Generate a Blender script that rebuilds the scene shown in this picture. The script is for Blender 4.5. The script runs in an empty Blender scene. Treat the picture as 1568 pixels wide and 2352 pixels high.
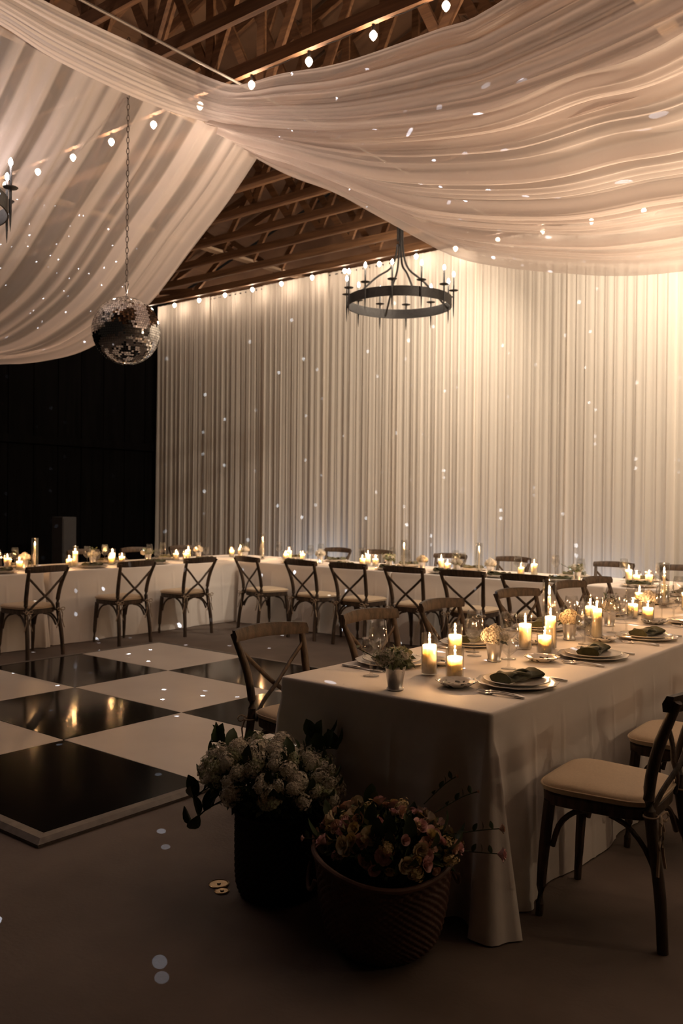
import bpy, math, random
import numpy as np
from mathutils import Matrix, Vector
random.seed(7); rng = np.random.default_rng(7)
PI = math.pi
sc = bpy.context.scene
col = sc.collection

# ------------------------------------------------------------------ camera, world, exposure
TH, PITCH, ROLL, CAM_H, FPX = 0.6762, -0.0093, 0.0107, 1.55, 2013.0
cam_d = bpy.data.cameras.new('camera'); cam = bpy.data.objects.new('camera', cam_d); col.objects.link(cam)
cam_d.sensor_fit = 'VERTICAL'; cam_d.sensor_height = 36.0; cam_d.lens = FPX*36.0/2352.0
cam_d.clip_start = 0.05; cam_d.clip_end = 100
cam.matrix_world = Matrix.Translation((0, 0, CAM_H)) @ Matrix.Rotation(TH, 4, 'Z') @ Matrix.Rotation(PI/2+PITCH, 4, 'X') @ Matrix.Rotation(ROLL, 4, 'Z')
cam_d.dof.use_dof = True; cam_d.dof.focus_distance = 4.0; cam_d.dof.aperture_fstop = 3.5
sc.camera = cam
w = bpy.data.worlds.new('world'); sc.world = w; w.use_nodes = True
w.node_tree.nodes['Background'].inputs[0].default_value = (1.0, 0.74, 0.55, 1)
w.node_tree.nodes['Background'].inputs[1].default_value = 0.006
sc.view_settings.view_transform = 'Standard'; sc.view_settings.look = 'None'
sc.view_settings.gamma = 1.0; sc.view_settings.use_curve_mapping = False
sc.view_settings.exposure = 0.0
sc.cycles.use_denoising = True
sc.cycles.sample_clamp_indirect = 2.0
sc.cycles.max_bounces = 4; sc.cycles.diffuse_bounces = 3; sc.cycles.transparent_max_bounces = 12
sc.cycles.use_adaptive_sampling = True; sc.cycles.adaptive_threshold = 0.10; sc.cycles.adaptive_min_samples = 20
sc.cycles.caustics_reflective = False; sc.cycles.caustics_refractive = False

# light powers (watts) of the lamps built further down
P_CANDLE, P_STRING, P_CHAND, P_ADDED_SCONCE, FLECK = 3.2, 5.0, 3.6, 28.0, 14.0
WARM = (1.0, 0.60, 0.30); BULB = (1.0, 0.75, 0.57); CANDLE = (1.0, 0.51, 0.21)

# ------------------------------------------------------------------ materials
def newmat(name):
    m = bpy.data.materials.new(name); m.use_nodes = True
    nt = m.node_tree; nt.nodes.clear()
    out = nt.nodes.new('ShaderNodeOutputMaterial')
    return m, nt, out
def N(nt, t, **kw):
    n = nt.nodes.new(t)
    for k, v in kw.items(): setattr(n, k, v)
    return n
def pbr(name, c1, c2=None, rough=0.6, metal=0.0, scale=8.0, stretch=(1, 1, 1), bump=0.0, bscale=None, sss=0.0, sheen=0.0, spec=0.5, detail=4.0, lo=0.35, hi=0.65):
    m, nt, out = newmat(name)
    b = N(nt, 'ShaderNodeBsdfPrincipled'); nt.links.new(b.outputs[0], out.inputs[0])
    b.inputs['Roughness'].default_value = rough; b.inputs['Metallic'].default_value = metal
    b.inputs['Specular IOR Level'].default_value = spec
    if sheen: b.inputs['Sheen Weight'].default_value = sheen
    if sss:
        b.inputs['Subsurface Weight'].default_value = sss
        b.inputs['Subsurface Radius'].default_value = (1.0, 1.0, 1.0); b.inputs['Subsurface Scale'].default_value = 0.045
    b.inputs['Base Color'].default_value = (*c1, 1)
    if c2 or bump:
        tc = N(nt, 'ShaderNodeTexCoord'); mp = N(nt, 'ShaderNodeMapping'); mp.inputs['Scale'].default_value = stretch
        nt.links.new(tc.outputs['Object'], mp.inputs[0])
    if c2:
        no = N(nt, 'ShaderNodeTexNoise'); no.inputs['Scale'].default_value = scale; no.inputs['Detail'].default_value = detail
        nt.links.new(mp.outputs[0], no.inputs['Vector'])
        r = N(nt, 'ShaderNodeValToRGB'); r.color_ramp.elements[0].position = lo; r.color_ramp.elements[1].position = hi
        r.color_ramp.elements[0].color = (*c1, 1); r.color_ramp.elements[1].color = (*c2, 1)
        nt.links.new(no.outputs[0], r.inputs[0]); nt.links.new(r.outputs[0], b.inputs['Base Color'])
    if bump:
        no2 = N(nt, 'ShaderNodeTexNoise'); no2.inputs['Scale'].default_value = bscale or scale*4
        nt.links.new(mp.outputs[0], no2.inputs['Vector'])
        bp = N(nt, 'ShaderNodeBump'); bp.inputs['Strength'].default_value = bump; bp.inputs['Distance'].default_value = 0.01
        nt.links.new(no2.outputs[0], bp.inputs['Height']); nt.links.new(bp.outputs[0], b.inputs['Normal'])
    return m
def fabric(name, colr, transp, translu):
    m, nt, out = newmat(name)
    d = N(nt, 'ShaderNodeBsdfDiffuse'); t = N(nt, 'ShaderNodeBsdfTranslucent'); tr = N(nt, 'ShaderNodeBsdfTransparent')
    d.inputs[0].default_value = (*colr, 1); t.inputs[0].default_value = (*colr, 1)
    a = N(nt, 'ShaderNodeMixShader'); a.inputs[0].default_value = translu
    nt.links.new(d.outputs[0], a.inputs[1]); nt.links.new(t.outputs[0], a.inputs[2])
    b = N(nt, 'ShaderNodeMixShader'); b.inputs[0].default_value = transp
    nt.links.new(a.outputs[0], b.inputs[1]); nt.links.new(tr.outputs[0], b.inputs[2])
    nt.links.new(b.outputs[0], out.inputs[0])
    return m
def thin_glass(name, tint=(0.97, 0.97, 0.96), ior=1.5):
    m, nt, out = newmat(name)
    tr = N(nt, 'ShaderNodeBsdfTransparent'); tr.inputs[0].default_value = (*tint, 1)
    g = N(nt, 'ShaderNodeBsdfGlossy'); g.inputs['Roughness'].default_value = 0.03
    lw = N(nt, 'ShaderNodeLayerWeight'); lw.inputs[0].default_value = 0.5          # Schlick reflectance of a thin pane
    pw = N(nt, 'ShaderNodeMath', operation='POWER'); pw.inputs[1].default_value = 5.0; nt.links.new(lw.outputs['Facing'], pw.inputs[0])
    f = N(nt, 'ShaderNodeMath', operation='MULTIPLY_ADD'); f.inputs[1].default_value = 0.9; f.inputs[2].default_value = 0.12; nt.links.new(pw.outputs[0], f.inputs[0])
    mx = N(nt, 'ShaderNodeMixShader'); nt.links.new(f.outputs[0], mx.inputs[0])
    nt.links.new(tr.outputs[0], mx.inputs[1]); nt.links.new(g.outputs[0], mx.inputs[2]); nt.links.new(mx.outputs[0], out.inputs[0])
    return m
def glow(name, colr, strength):
    m, nt, out = newmat(name)
    e = N(nt, 'ShaderNodeEmission'); e.inputs[0].default_value = (*colr, 1); e.inputs[1].default_value = strength
    tr = N(nt, 'ShaderNodeBsdfTransparent'); a = N(nt, 'ShaderNodeAddShader')
    nt.links.new(e.outputs[0], a.inputs[0]); nt.links.new(tr.outputs[0], a.inputs[1]); nt.links.new(a.outputs[0], out.inputs[0])
    m.cycles.emission_sampling = 'NONE'
    return m
def patterned(name, base, ink):
    m, nt, out = newmat(name)
    b = N(nt, 'ShaderNodeBsdfPrincipled'); nt.links.new(b.outputs[0], out.inputs[0]); b.inputs['Roughness'].default_value = 0.15
    tc = N(nt, 'ShaderNodeTexCoord'); v = N(nt, 'ShaderNodeTexVoronoi'); v.inputs['Scale'].default_value = 42; v.feature = 'SMOOTH_F1'
    no = N(nt, 'ShaderNodeTexNoise'); no.inputs['Scale'].default_value = 60
    nt.links.new(tc.outputs['Object'], v.inputs['Vector']); nt.links.new(tc.outputs['Object'], no.inputs['Vector'])
    ad = N(nt, 'ShaderNodeMath', operation='MULTIPLY_ADD'); ad.inputs[1].default_value = 0.55
    nt.links.new(no.outputs[0], ad.inputs[0]); nt.links.new(v.outputs[0], ad.inputs[2])
    r = N(nt, 'ShaderNodeValToRGB'); r.color_ramp.elements[0].position = 0.5; r.color_ramp.elements[1].position = 0.62
    r.color_ramp.elements[0].color = (*ink, 1); r.color_ramp.elements[1].color = (*base, 1)
    nt.links.new(ad.outputs[0], r.inputs[0]); nt.links.new(r.outputs[0], b.inputs['Base Color'])
    return m
M = {}
M['concrete'] = pbr('concrete', (0.125, 0.095, 0.078), (0.165, 0.128, 0.105), rough=0.75, scale=2.5, bump=0.12, bscale=60)
M['wall_dark'] = pbr('wall_dark', (0.0022, 0.002, 0.002), (0.004, 0.0035, 0.0035), rough=0.95, scale=3, stretch=(1, 6, .3), spec=0.03)
M['plaster'] = pbr('plaster', (0.10, 0.085, 0.07), (0.13, 0.11, 0.09), rough=0.9, scale=3)
M['truss'] = pbr('truss', (0.10, 0.044, 0.018), (0.19, 0.092, 0.040), rough=0.75, scale=5, stretch=(.35, 6, 6), bump=0.15)
M['truss_pale'] = pbr('truss_pale', (0.36, 0.25, 0.17), (0.5, 0.36, 0.25), rough=0.8, scale=5, stretch=(6, .35, 6))
M['plywood'] = pbr('plywood', (0.075, 0.037, 0.019), (0.135, 0.072, 0.038), rough=0.85, scale=1.6, stretch=(1, .3, 1))
M['pipe'] = pbr('pipe', (0.55, 0.5, 0.45), rough=0.35, metal=0.9)
M['tile_black'] = pbr('tile_black', (0.006, 0.006, 0.006), (0.010, 0.009, 0.009), rough=0.11, scale=4, spec=0.12)
M['tile_white'] = pbr('tile_white', (0.66, 0.60, 0.55), (0.72, 0.66, 0.60), rough=0.38, scale=2)
M['alu'] = pbr('alu', (0.14, 0.122, 0.108), (0.19, 0.168, 0.15), rough=0.5, metal=0.35, scale=20)
M['linen'] = pbr('linen', (0.82, 0.765, 0.71), (0.87, 0.815, 0.76), rough=0.62, scale=3, sheen=0.25, bump=0.05, bscale=300)
M['sheer'] = fabric('sheer', (0.92, 0.825, 0.785), 0.26, 0.55)
_nt = M['sheer'].node_tree; _at = N(_nt, 'ShaderNodeAttribute'); _at.attribute_name = 'openness'
_mx = [n for n in _nt.nodes if n.bl_idname == 'ShaderNodeMixShader'][1]; _nt.links.new(_at.outputs['Fac'], _mx.inputs[0])
M['drape'] = fabric('drape', (0.84, 0.77, 0.68), 0.04, 0.5)
M['blackdrape'] = pbr('blackdrape', (0.010, 0.009, 0.009), (0.016, 0.014, 0.013), rough=0.95, scale=4)
M['chairwood'] = pbr('chairwood', (0.030, 0.019, 0.012), (0.085, 0.056, 0.037), rough=0.55, scale=9, stretch=(5, 5, .8), bump=0.2, bscale=60)
M['cushion'] = pbr('cushion', (0.66, 0.52, 0.36), (0.72, 0.57, 0.40), rough=0.9, scale=120, sheen=0.2, bump=0.08, bscale=400)
M['tape'] = pbr('tape', (0.42, 0.33, 0.24), rough=0.9)
M['glass'] = thin_glass('glass')
M['wax'] = pbr('wax', (0.95, 0.80, 0.62), rough=0.5, sss=1.0)
M['wick'] = pbr('wick', (0.03, 0.02, 0.015), rough=0.9)
M['flame'] = glow('flame', (1.0, 0.62, 0.25), 26.0)
M['bulb'] = glow('bulb', (1.0, 0.80, 0.55), 22.0)
M['bulb_cool'] = glow('bulb_cool', (1.0, 0.88, 0.78), 30.0)
M['iron'] = pbr('iron', (0.022, 0.020, 0.019), (0.035, 0.031, 0.029), rough=0.55, metal=0.4, scale=40)
M['chain'] = pbr('chain', (0.10, 0.08, 0.07), rough=0.45, metal=0.8)
M['steel'] = pbr('steel', (0.72, 0.70, 0.69), rough=0.2, metal=1.0)
M['mirror'] = pbr('mirror', (0.90, 0.91, 0.93), rough=0.02, metal=1.0)
M['grout'] = pbr('grout', (0.05, 0.05, 0.055), rough=0.6)
M['silver'] = pbr('silver', (0.85, 0.82, 0.78), rough=0.32, metal=0.85, bump=0.02, bscale=30)
M['ceramic'] = pbr('ceramic', (0.74, 0.68, 0.60), rough=0.15)
M['charger'] = pbr('charger', (0.66, 0.60, 0.52), (0.72, 0.66, 0.58), rough=0.2, scale=14)
M['pattern'] = patterned('pattern', (0.74, 0.69, 0.62), (0.06, 0.065, 0.05))
M['napkin'] = pbr('napkin', (0.060, 0.060, 0.022), (0.085, 0.082, 0.032), rough=0.92, scale=60, sheen=0.3, bump=0.1, bscale=300)
M['leaf'] = pbr('leaf', (0.030, 0.055, 0.018), (0.065, 0.105, 0.035), rough=0.5, scale=14)
M['leaf_pale'] = pbr('leaf_pale', (0.20, 0.24, 0.11), (0.34, 0.38, 0.20), rough=0.6, scale=14)
M['stem'] = pbr('stem', (0.045, 0.06, 0.02), rough=0.7)
M['petal_white'] = pbr('petal_white', (0.82, 0.75, 0.62), (0.88, 0.82, 0.70), rough=0.7, scale=20)
M['petal_cream'] = pbr('petal_cream', (0.70, 0.58, 0.38), (0.76, 0.64, 0.45), rough=0.7, scale=20)
M['petal_green'] = pbr('petal_green', (0.42, 0.46, 0.28), (0.55, 0.57, 0.38), rough=0.7, scale=20)
M['petal_pink'] = pbr('petal_pink', (0.80, 0.46, 0.46), (0.86, 0.56, 0.54), rough=0.7, scale=25)
M['petal_peach'] = pbr('petal_peach', (0.80, 0.50, 0.38), (0.86, 0.60, 0.47), rough=0.7, scale=25)
M['petal_yellow'] = pbr('petal_yellow', (0.70, 0.54, 0.26), (0.78, 0.62, 0.34), rough=0.7, scale=25)
M['wicker_dark'] = pbr('wicker_dark', (0.012, 0.009, 0.007), (0.025, 0.018, 0.013), rough=0.7, scale=30)
M['wicker'] = pbr('wicker', (0.095, 0.046, 0.032), (0.14, 0.070, 0.046), rough=0.6, scale=25)
M['grey_box'] = pbr('grey_box', (0.028, 0.026, 0.026), (0.035, 0.032, 0.032), rough=0.7)
M['black_plastic'] = pbr('black_plastic', (0.015, 0.015, 0.016), rough=0.45)
M['brass'] = pbr('brass', (0.20, 0.13, 0.06), (0.27, 0.18, 0.085), rough=0.25, metal=1.0, scale=30)
M['lens'] = thin_glass('lens', (0.9, 0.9, 0.95))

# ------------------------------------------------------------------ mesh helpers
class MB:
    def __init__(s): s.v = []; s.f = []
    def add(s, vs, fs):
        o = len(s.v); s.v += [tuple(map(float, p)) for p in vs]; s.f += [tuple(i+o for i in f) for f in fs]; return s
    def box(s, c, d, rz=0.0, taper=1.0):
        x, y, z = d[0]/2, d[1]/2, d[2]/2; ca, sa = math.cos(rz), math.sin(rz); vs = []
        for k, (a, b, e) in enumerate([(-1,-1,-1),(1,-1,-1),(1,1,-1),(-1,1,-1),(-1,-1,1),(1,-1,1),(1,1,1),(-1,1,1)]):
            t = taper if e > 0 else 1
            px, py = a*x*t, b*y*t
            vs.append((c[0]+px*ca-py*sa, c[1]+px*sa+py*ca, c[2]+e*z))
        return s.add(vs, [(0,3,2,1),(4,5,6,7),(0,1,5,4),(1,2,6,5),(2,3,7,6),(3,0,4,7)])
    def lathe(s, prof, n=24, c=(0,0,0), cap=True):
        vs = []; fs = []
        for r, z in prof:
            for i in range(n):
                a = 2*PI*i/n; vs.append((c[0]+r*math.cos(a), c[1]+r*math.sin(a), c[2]+z))
        for k in range(len(prof)-1):
            for i in range(n):
                j = (i+1) % n; fs.append((k*n+i, k*n+j, (k+1)*n+j, (k+1)*n+i))
        if cap:
            if prof[0][0] > 1e-5: fs.append(tuple(reversed(range(n))))
            if prof[-1][0] > 1e-5: fs.append(tuple((len(prof)-1)*n+i for i in range(n)))
        return s.add(vs, fs)
    def tube(s, path, r, n=8, flat=1.0, up=(0,0,1), cap=True, closed=False):
        P = [Vector(p) for p in path]; m = len(P); R = r if hasattr(r, '__len__') else [r]*m
        vs = []; fs = []; upv = Vector(up)
        for k in range(m):
            if closed: t = P[(k+1) % m]-P[k-1]
            else: t = P[min(k+1, m-1)]-P[max(k-1, 0)]
            t = t.normalized() if t.length > 1e-9 else Vector((0,0,1))
            a = t.cross(upv)
            if a.length < 0.05: a = t.cross(Vector((1,0,0)) if abs(t.x) < 0.9 else Vector((0,1,0)))
            a.normalize(); b = a.cross(t).normalized()
            for i in range(n):
                q = 2*PI*i/n+PI/n; vs.append(P[k]+a*(R[k]*math.cos(q)*flat)+b*(R[k]*math.sin(q)))
        for k in range(m if closed else m-1):
            for i in range(n):
                j = (i+1) % n; kk = (k+1) % m; fs.append((k*n+i, k*n+j, kk*n+j, kk*n+i))
        if cap and not closed: fs += [tuple(reversed(range(n))), tuple((m-1)*n+i for i in range(n))]
        return s.add(vs, fs)
    def grid(s, G):
        nu, nv = len(G), len(G[0]); vs = [p for row in G for p in row]
        return s.add(vs, [(i*nv+j, (i+1)*nv+j, (i+1)*nv+j+1, i*nv+j+1) for i in range(nu-1) for j in range(nv-1)])
    def mesh(s, name, mat, smooth=True):
        me = bpy.data.meshes.new(name); me.from_pydata(s.v, [], s.f); me.materials.append(mat)
        if smooth: me.polygons.foreach_set('use_smooth', [True]*len(me.polygons))
        me.update(); return me
    def build(s, name, mat, parent=None, smooth=True, loc=None, auto=True):
        me = s.mesh(name, mat, smooth)
        if smooth and auto:
            try: me.set_sharp_from_angle(angle=math.radians(40))
            except Exception: pass
        o = bpy.data.objects.new(name, me); col.objects.link(o)
        if parent: o.parent = parent
        if loc: o.location = loc
        return o
def bevel(o, wd=0.006, seg=2):
    m = o.modifiers.new('bevel', 'BEVEL'); m.width = wd; m.segments = seg; m.limit_method = 'ANGLE'; return o
def tag(o, label=None, cat=None, group=None, kind=None):
    if label: o['label'] = label
    if cat: o['category'] = cat
    if group: o['group'] = group
    if kind: o['kind'] = kind
    return o
def thing(name, label, cat, loc=(0,0,0), rz=0.0, group=None, kind=None):
    o = bpy.data.objects.new(name, None); col.objects.link(o); o.empty_display_size = 0.1
    o.location = loc; o.rotation_euler = (0, 0, rz)
    return tag(o, label, cat, group, kind)
def put(name, me, parent=None, loc=(0,0,0), rot=(0,0,0), scale=(1,1,1)):
    o = bpy.data.objects.new(name, me); col.objects.link(o); o.parent = parent
    o.location = loc; o.rotation_euler = rot; o.scale = scale; return o
KIDS = {}
def dup(src, loc, rz, label, group=None, parent=None):
    if not KIDS:
        pass
    o = src.copy(); col.objects.link(o); o.parent = parent
    if loc is not None: o.location = loc; o.rotation_euler = (0, 0, rz)
    if label: o['label'] = label
    if group: o['group'] = group
    for ch in kids(src): dup(ch, None, 0, None, None, o)
    return o
def kids(o):
    k = o.name
    if k not in KIDS: KIDS[k] = list(o.children)
    return KIDS[k]
def lamp(name, parent, loc, power, colr, radius=0.012, kind='POINT'):
    d = bpy.data.lights.new(name, kind); d.energy = power; d.color = colr
    if kind == 'POINT' or kind == 'SPOT': d.shadow_soft_size = radius
    o = bpy.data.objects.new(name, d); col.objects.link(o); o.parent = parent; o.location = loc
    return o
def aim(o, src, dst):
    o.location = src; o.rotation_euler = (Vector(dst)-Vector(src)).to_track_quat('-Z', 'Y').to_euler()
def curve(pts, n):
    P = np.array(pts, float); d = np.r_[0, np.cumsum(np.linalg.norm(np.diff(P, axis=0), axis=1))]; d /= d[-1]
    # Catmull-Rom through the points, sampled evenly
    out = []
    for t in np.linspace(0, 1, n):
        k = min(max(np.searchsorted(d, t, side='right')-1, 0), len(P)-2); u = (t-d[k])/max(d[k+1]-d[k], 1e-9)
        p0, p1, p2, p3 = P[max(k-1, 0)], P[k], P[k+1], P[min(k+2, len(P)-1)]
        out.append(0.5*((2*p1)+(-p0+p2)*u+(2*p0-5*p1+4*p2-p3)*u*u+(-p0+3*p1-3*p2+p3)*u**3))
    return np.array(out)
ORD = ['first', 'second', 'third', 'fourth', 'fifth', 'sixth', 'seventh', 'eighth', 'ninth', 'tenth', 'eleventh', 'twelfth', 'thirteenth',
       'fourteenth', 'fifteenth', 'sixteenth', 'seventeenth', 'eighteenth', 'nineteenth', 'twentieth', 'twenty-first', 'twenty-second', 'twenty-third', 'twenty-fourth']

# ------------------------------------------------------------------ room shell
XL, XR, YN, YF = -13.6, 2.2, -3.0, 11.3
ZC = 5.25; RX, RZ = -5.9, 7.7
tag(MB().box(((XL+XR)/2, (YN+YF)/2, -0.05), (XR-XL+.4, YF-YN+.4, 0.1)).build('floor', M['concrete'], smooth=False), 'brown grey concrete floor of the hall', None, kind='structure')
tag(MB().box(((XL+XR)/2, YF+.05, 2.7), (XR-XL, 0.1, 5.4)).build('wall_back', M['plaster'], smooth=False), 'end wall of the hall hidden behind pale drapes', kind='structure')
wl = tag(MB().box((XL-.05, (YN+YF)/2, 2.7), (0.1, YF-YN, 5.4)).build('wall_left', M['wall_dark'], smooth=False), 'black side wall of the hall', kind='structure')
gb = MB().add([(XL, YF, 5.4), (XR, YF, 5.4), (RX, YF, RZ+.1), (XL, YF+.05, 5.4), (XR, YF+.05, 5.4), (RX, YF+.05, RZ+.1)], [(0,1,2),(5,4,3),(0,3,4,1),(1,4,5,2),(2,5,3,0)]).build('gable', M['plywood'], bpy.data.objects['wall_back'], smooth=False)
nb = 30
for i in range(nb):
    y0 = YN+(YF-YN)*i/nb
    MB().box((XL+.012, y0+(YF-YN)/nb/2, 2.7), (0.024, (YF-YN)/nb-.02, 5.4)).build('board', M['wall_dark'], wl, smooth=False)
MB().box((XL+.05, (YN+YF)/2, 2.6), (0.08, YF-YN, .14)).build('rail', M['wall_dark'], wl, smooth=False)
tag(MB().box((XR+.05, (YN+YF)/2, 2.7), (0.1, YF-YN, 5.4)).build('wall_right', M['plaster'], smooth=False), 'side wall of the hall', kind='structure')
# roof: sheathing and timber trusses along X, ridge along Y
ceil = thing('ceiling', 'dark brown timber truss roof above the drapes', None, kind='structure')
for sgn, xe in ((-1, XL), (1, XR)):
    n = 6
    for i in range(n):
        a0, a1 = i/n, (i+1)/n
        xa, za = RX+(xe-RX)*a0, RZ+.12+(ZC+.1-RZ)*a0
        xb, zb = RX+(xe-RX)*a1, RZ+.12+(ZC+.1-RZ)*a1
        g = 0.006*sgn
        vs = [(xa+g, YN, za), (xb-g, YN, zb), (xb-g, YF, zb), (xa+g, YF, za), (xa+g, YN, za+.02), (xb-g, YN, zb+.02), (xb-g, YF, zb+.02), (xa+g, YF, za+.02)]
        MB().add(vs, [(0,1,2,3),(4,7,6,5),(0,4,5,1),(1,5,6,2),(2,6,7,3),(3,7,4,0)]).build('roof_panel', M['plywood'], ceil, smooth=False)
def beam(mb, a, b, wy, h):
    a, b = Vector(a), Vector(b); t = (b-a).normalized(); up = Vector((0, 1, 0)).cross(t); up.normalize(); s = Vector((0, wy/2, 0)); u = up*(h/2)
    vs = [p+q for p in (a, b) for q in (-s-u, s-u, s+u, -s+u)]
    return mb.add(vs, [(0,3,2,1),(4,5,6,7),(0,1,5,4),(1,2,6,5),(2,3,7,6),(3,0,4,7)])
def topz(x): 
    e = XL if x < RX else XR
    return RZ+(ZC-RZ)*(x-RX)/(e-RX)
tr_bot = beam(MB(), (XL, 0, ZC+.05), (XR, 0, ZC+.05), .05, .11).mesh('truss', M['truss'], False)
tr_top = [beam(MB(), (RX, 0, RZ), (e, 0, ZC+.05), .05, .12).mesh('top_chord', M['truss'], False) for e in (XL, XR)]
nodes_b = [-12.0, -9.9, -7.9, RX, -3.9, -1.9, 0.2]
nodes_t = [-12.9, -11.0, -8.9, -6.9, -4.9, -2.9, -.9, 1.2]
webs = []
for i, xb in enumerate(nodes_b):
    for xt in (nodes_t[i], nodes_t[i+1]):
        webs.append(beam(MB(), (xb, 0, ZC+.1), (xt, 0, topz(xt)-.03), .04, .09).mesh('web', M['truss'], False))
webs.append(beam(MB(), (RX+.001, 0, ZC+.1), (RX, 0, RZ), .04, .09).mesh('web', M['truss'], False))
TY = [10.62-.652*k for k in range(19)]
for k, y in enumerate(TY):
    t = put('truss', tr_bot, ceil, (0, y, 0))
    for me in tr_top: put('top_chord', me, t)
    for me in webs: put('web', me, t, (0, .045 if me.name.endswith('1') else 0, 0))
MB().box((-6.66, (YN+YF)/2, ZC+.13), (0.14, YF-YN, .04)).build('runner_board', M['truss_pale'], ceil, smooth=False)
MB().box((-2.4, (YN+YF)/2, ZC+.13), (0.14, YF-YN, .04)).build('runner_board', M['truss_pale'], ceil, smooth=False)
MB().box((-9.9, (YN+YF)/2, ZC+.13), (0.14, YF-YN, .04)).build('runner_board', M['truss_pale'], ceil, smooth=False)
MB().tube([(-5.57, YN, ZC-.02), (-5.57, YF, ZC-.02)], .012, 8).build('conduit', M['pipe'], ceil)

# ------------------------------------------------------------------ pale wall drapes
cw = thing('wall_drape', 'floor-length cream sheer drapes covering the whole end wall behind the tables', 'curtain', (0, 10.98, 0))
x0, x1 = -13.38, 2.0; npan = 11
for p in range(npan):
    xa, xb = x0+(x1-x0)*p/npan, x0+(x1-x0)*(p+1)/npan
    n = 150; zs = [0.01, .5, 1.2, 2.0, 3.0, 4.0, 4.8, 5.2, 5.31]
    ph = rng.uniform(0, 6.28, 6); G = []
    for i in range(n+1):
        u = i/n; x = xa-.03+(xb-xa+.06)*u; col_ = []
        for z in zs:
            k = 0.75+.35*(1-z/5.2)
            f = .008*math.sin(2*PI*11*u+ph[0]+.3*math.sin(z*.8+ph[3]))+.006*math.sin(2*PI*23*u+ph[1]+.25*z)+.016*math.sin(2*PI*4*u+ph[2]+.2*z)*(1-z/6)
            edge = min(u, 1-u)*n
            col_.append((x+.012*math.sin(2*PI*11*u+ph[4]+.15*z), f*k+(0.03 if p % 2 else 0), z))
        G.append(col_)
    MB().grid(G).build('drape_panel', M['drape'], cw, auto=False)
MB().tube([(x0, 0.05, 5.27), (x1, 0.05, 5.27)], .02, 8).build('rod', M['iron'], cw)

# ------------------------------------------------------------------ ceiling swags
def ridge(x): return 1-abs(math.sin(x))**.8
def folds(s, ph):
    return .9*ridge(PI*9*s+ph[0]+.8*math.sin(5*s))+.6*ridge(PI*17*s+ph[1]+1.2*math.sin(9*s+ph[3]))+.10*math.sin(2*PI*31*s+ph[2]+2*math.sin(11*s))+.4*math.sin(2*PI*4*s+ph[4])
def swag(name, label, Ea, Eb, ns, nt, amp, nf=1.0, belly=0.0, seed=1, lo=.10, hi=.42):
    """sheer cloth between two hanging edges; openness = how thinly the weave is stretched between gathers"""
    r = np.random.default_rng(seed); ph = r.uniform(0, 6.28, 6)
    A, B = curve(Ea, nt), curve(Eb, nt); G = []; op = []
    T = np.gradient((A+B)/2, axis=0); T /= np.linalg.norm(T, axis=1)[:, None]
    W = B-A; L = np.linalg.norm(W, axis=1)
    Nn = np.cross(T, W); Nn /= np.linalg.norm(Nn, axis=1)[:, None]
    Nn[Nn[:, 2] > 0] *= -1
    for i in range(ns+1):
        s = i/ns; row = []
        bnd = .5+.32*math.sin(2*PI*6.3*s*nf+ph[0])+.3*math.sin(2*PI*10.7*s*nf+ph[1])+.22*math.sin(2*PI*19*s*nf+ph[2])+.06*math.sin(2*PI*41*s*nf+ph[3])
        bnd = min(1, max(0, (bnd-.3)*2.2)); bnd = bnd*bnd*(3-2*bnd)
        for k in range(nt):
            t = k/(nt-1)
            ss = s+.014*math.sin(3.1*t+ph[5]+9*s)
            d = folds(ss*nf, ph)*amp*min(1.0, .35+L[k]/1.5)
            row.append(A[k]*(1-s)+B[k]*s+Nn[k]*(d+belly*math.sin(PI*s)*math.sin(PI*min(1, t*1.3))))
            op.append(lo+(hi-lo)*bnd)
        G.append(row)
    o = MB().grid(G).build(name, M['sheer'], auto=False)
    at = o.data.attributes.new('openness', 'FLOAT', 'POINT'); at.data.foreach_set('value', op)
    return tag(o, label, 'drape', 'sheer swags under the roof')
# far swag, from the ridge line down and out to the black wall
prof = [(-5.80, 4.90), (-6.25, 4.51), (-6.75, 4.156), (-7.355, 3.715), (-7.866, 3.479), (-8.58, 3.292), (-9.3, 3.25), (-9.95, 3.275), (-10.6, 3.36), (-11.8, 3.72), (-13.45, 4.6)]
swag('ceiling_drape', 'sheer white swag sweeping down toward the black wall behind the mirror ball',
     [(x, .2, z) for x, z in prof], [(x, 5.95, z) for x, z in prof], 420, 60, .045, 1.75, 0.0, seed=3, lo=.27, hi=.66)
# large near swag: fans from a tie on the ridge to the side wall
Ef = [(-5.843, 5.98, 4.89), (-5.399, 5.981, 4.62), (-4.84, 5.983, 4.339), (-4.031, 5.985, 3.826), (-3.537, 5.986, 3.546), (-2.737, 5.988, 3.32), (-1.908, 5.99, 3.194), (-.6, 6.0, 3.25), (.7, 6.0, 3.65), (2.0, 6.0, 4.5)]
Em = [(-5.634, 5.10, 4.85), (-4.864, 4.807, 4.49), (-3.46, 4.271, 3.914), (-2.251, 3.809, 3.522), (-1.647, 3.579, 3.436), (-1.084, 3.363, 3.354), (.2, 2.9, 3.55), (2.0, 2.2, 4.5)]
swag('ceiling_drape', 'broad sheer swag hanging low in front of the iron chandelier', Em, Ef, 300, 90, .050, 1.0, 0.03, seed=11, lo=.10, hi=.34)
En = [(-5.10, 1.2, 4.83), (-5.12, 2.4, 4.83), (-5.148, 3.314, 4.84), (-5.11, 3.996, 4.84), (-5.05, 4.60, 4.83), (-4.75, 4.66, 4.70), (-3.948, 4.257, 4.387), (-3.218, 3.966, 4.118), (-2.348, 3.618, 3.871), (-1.892, 3.436, 3.767), (-.6, 2.9, 3.7), (.6, 2.4, 3.95), (2.0, 1.9, 4.6)]
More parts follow.
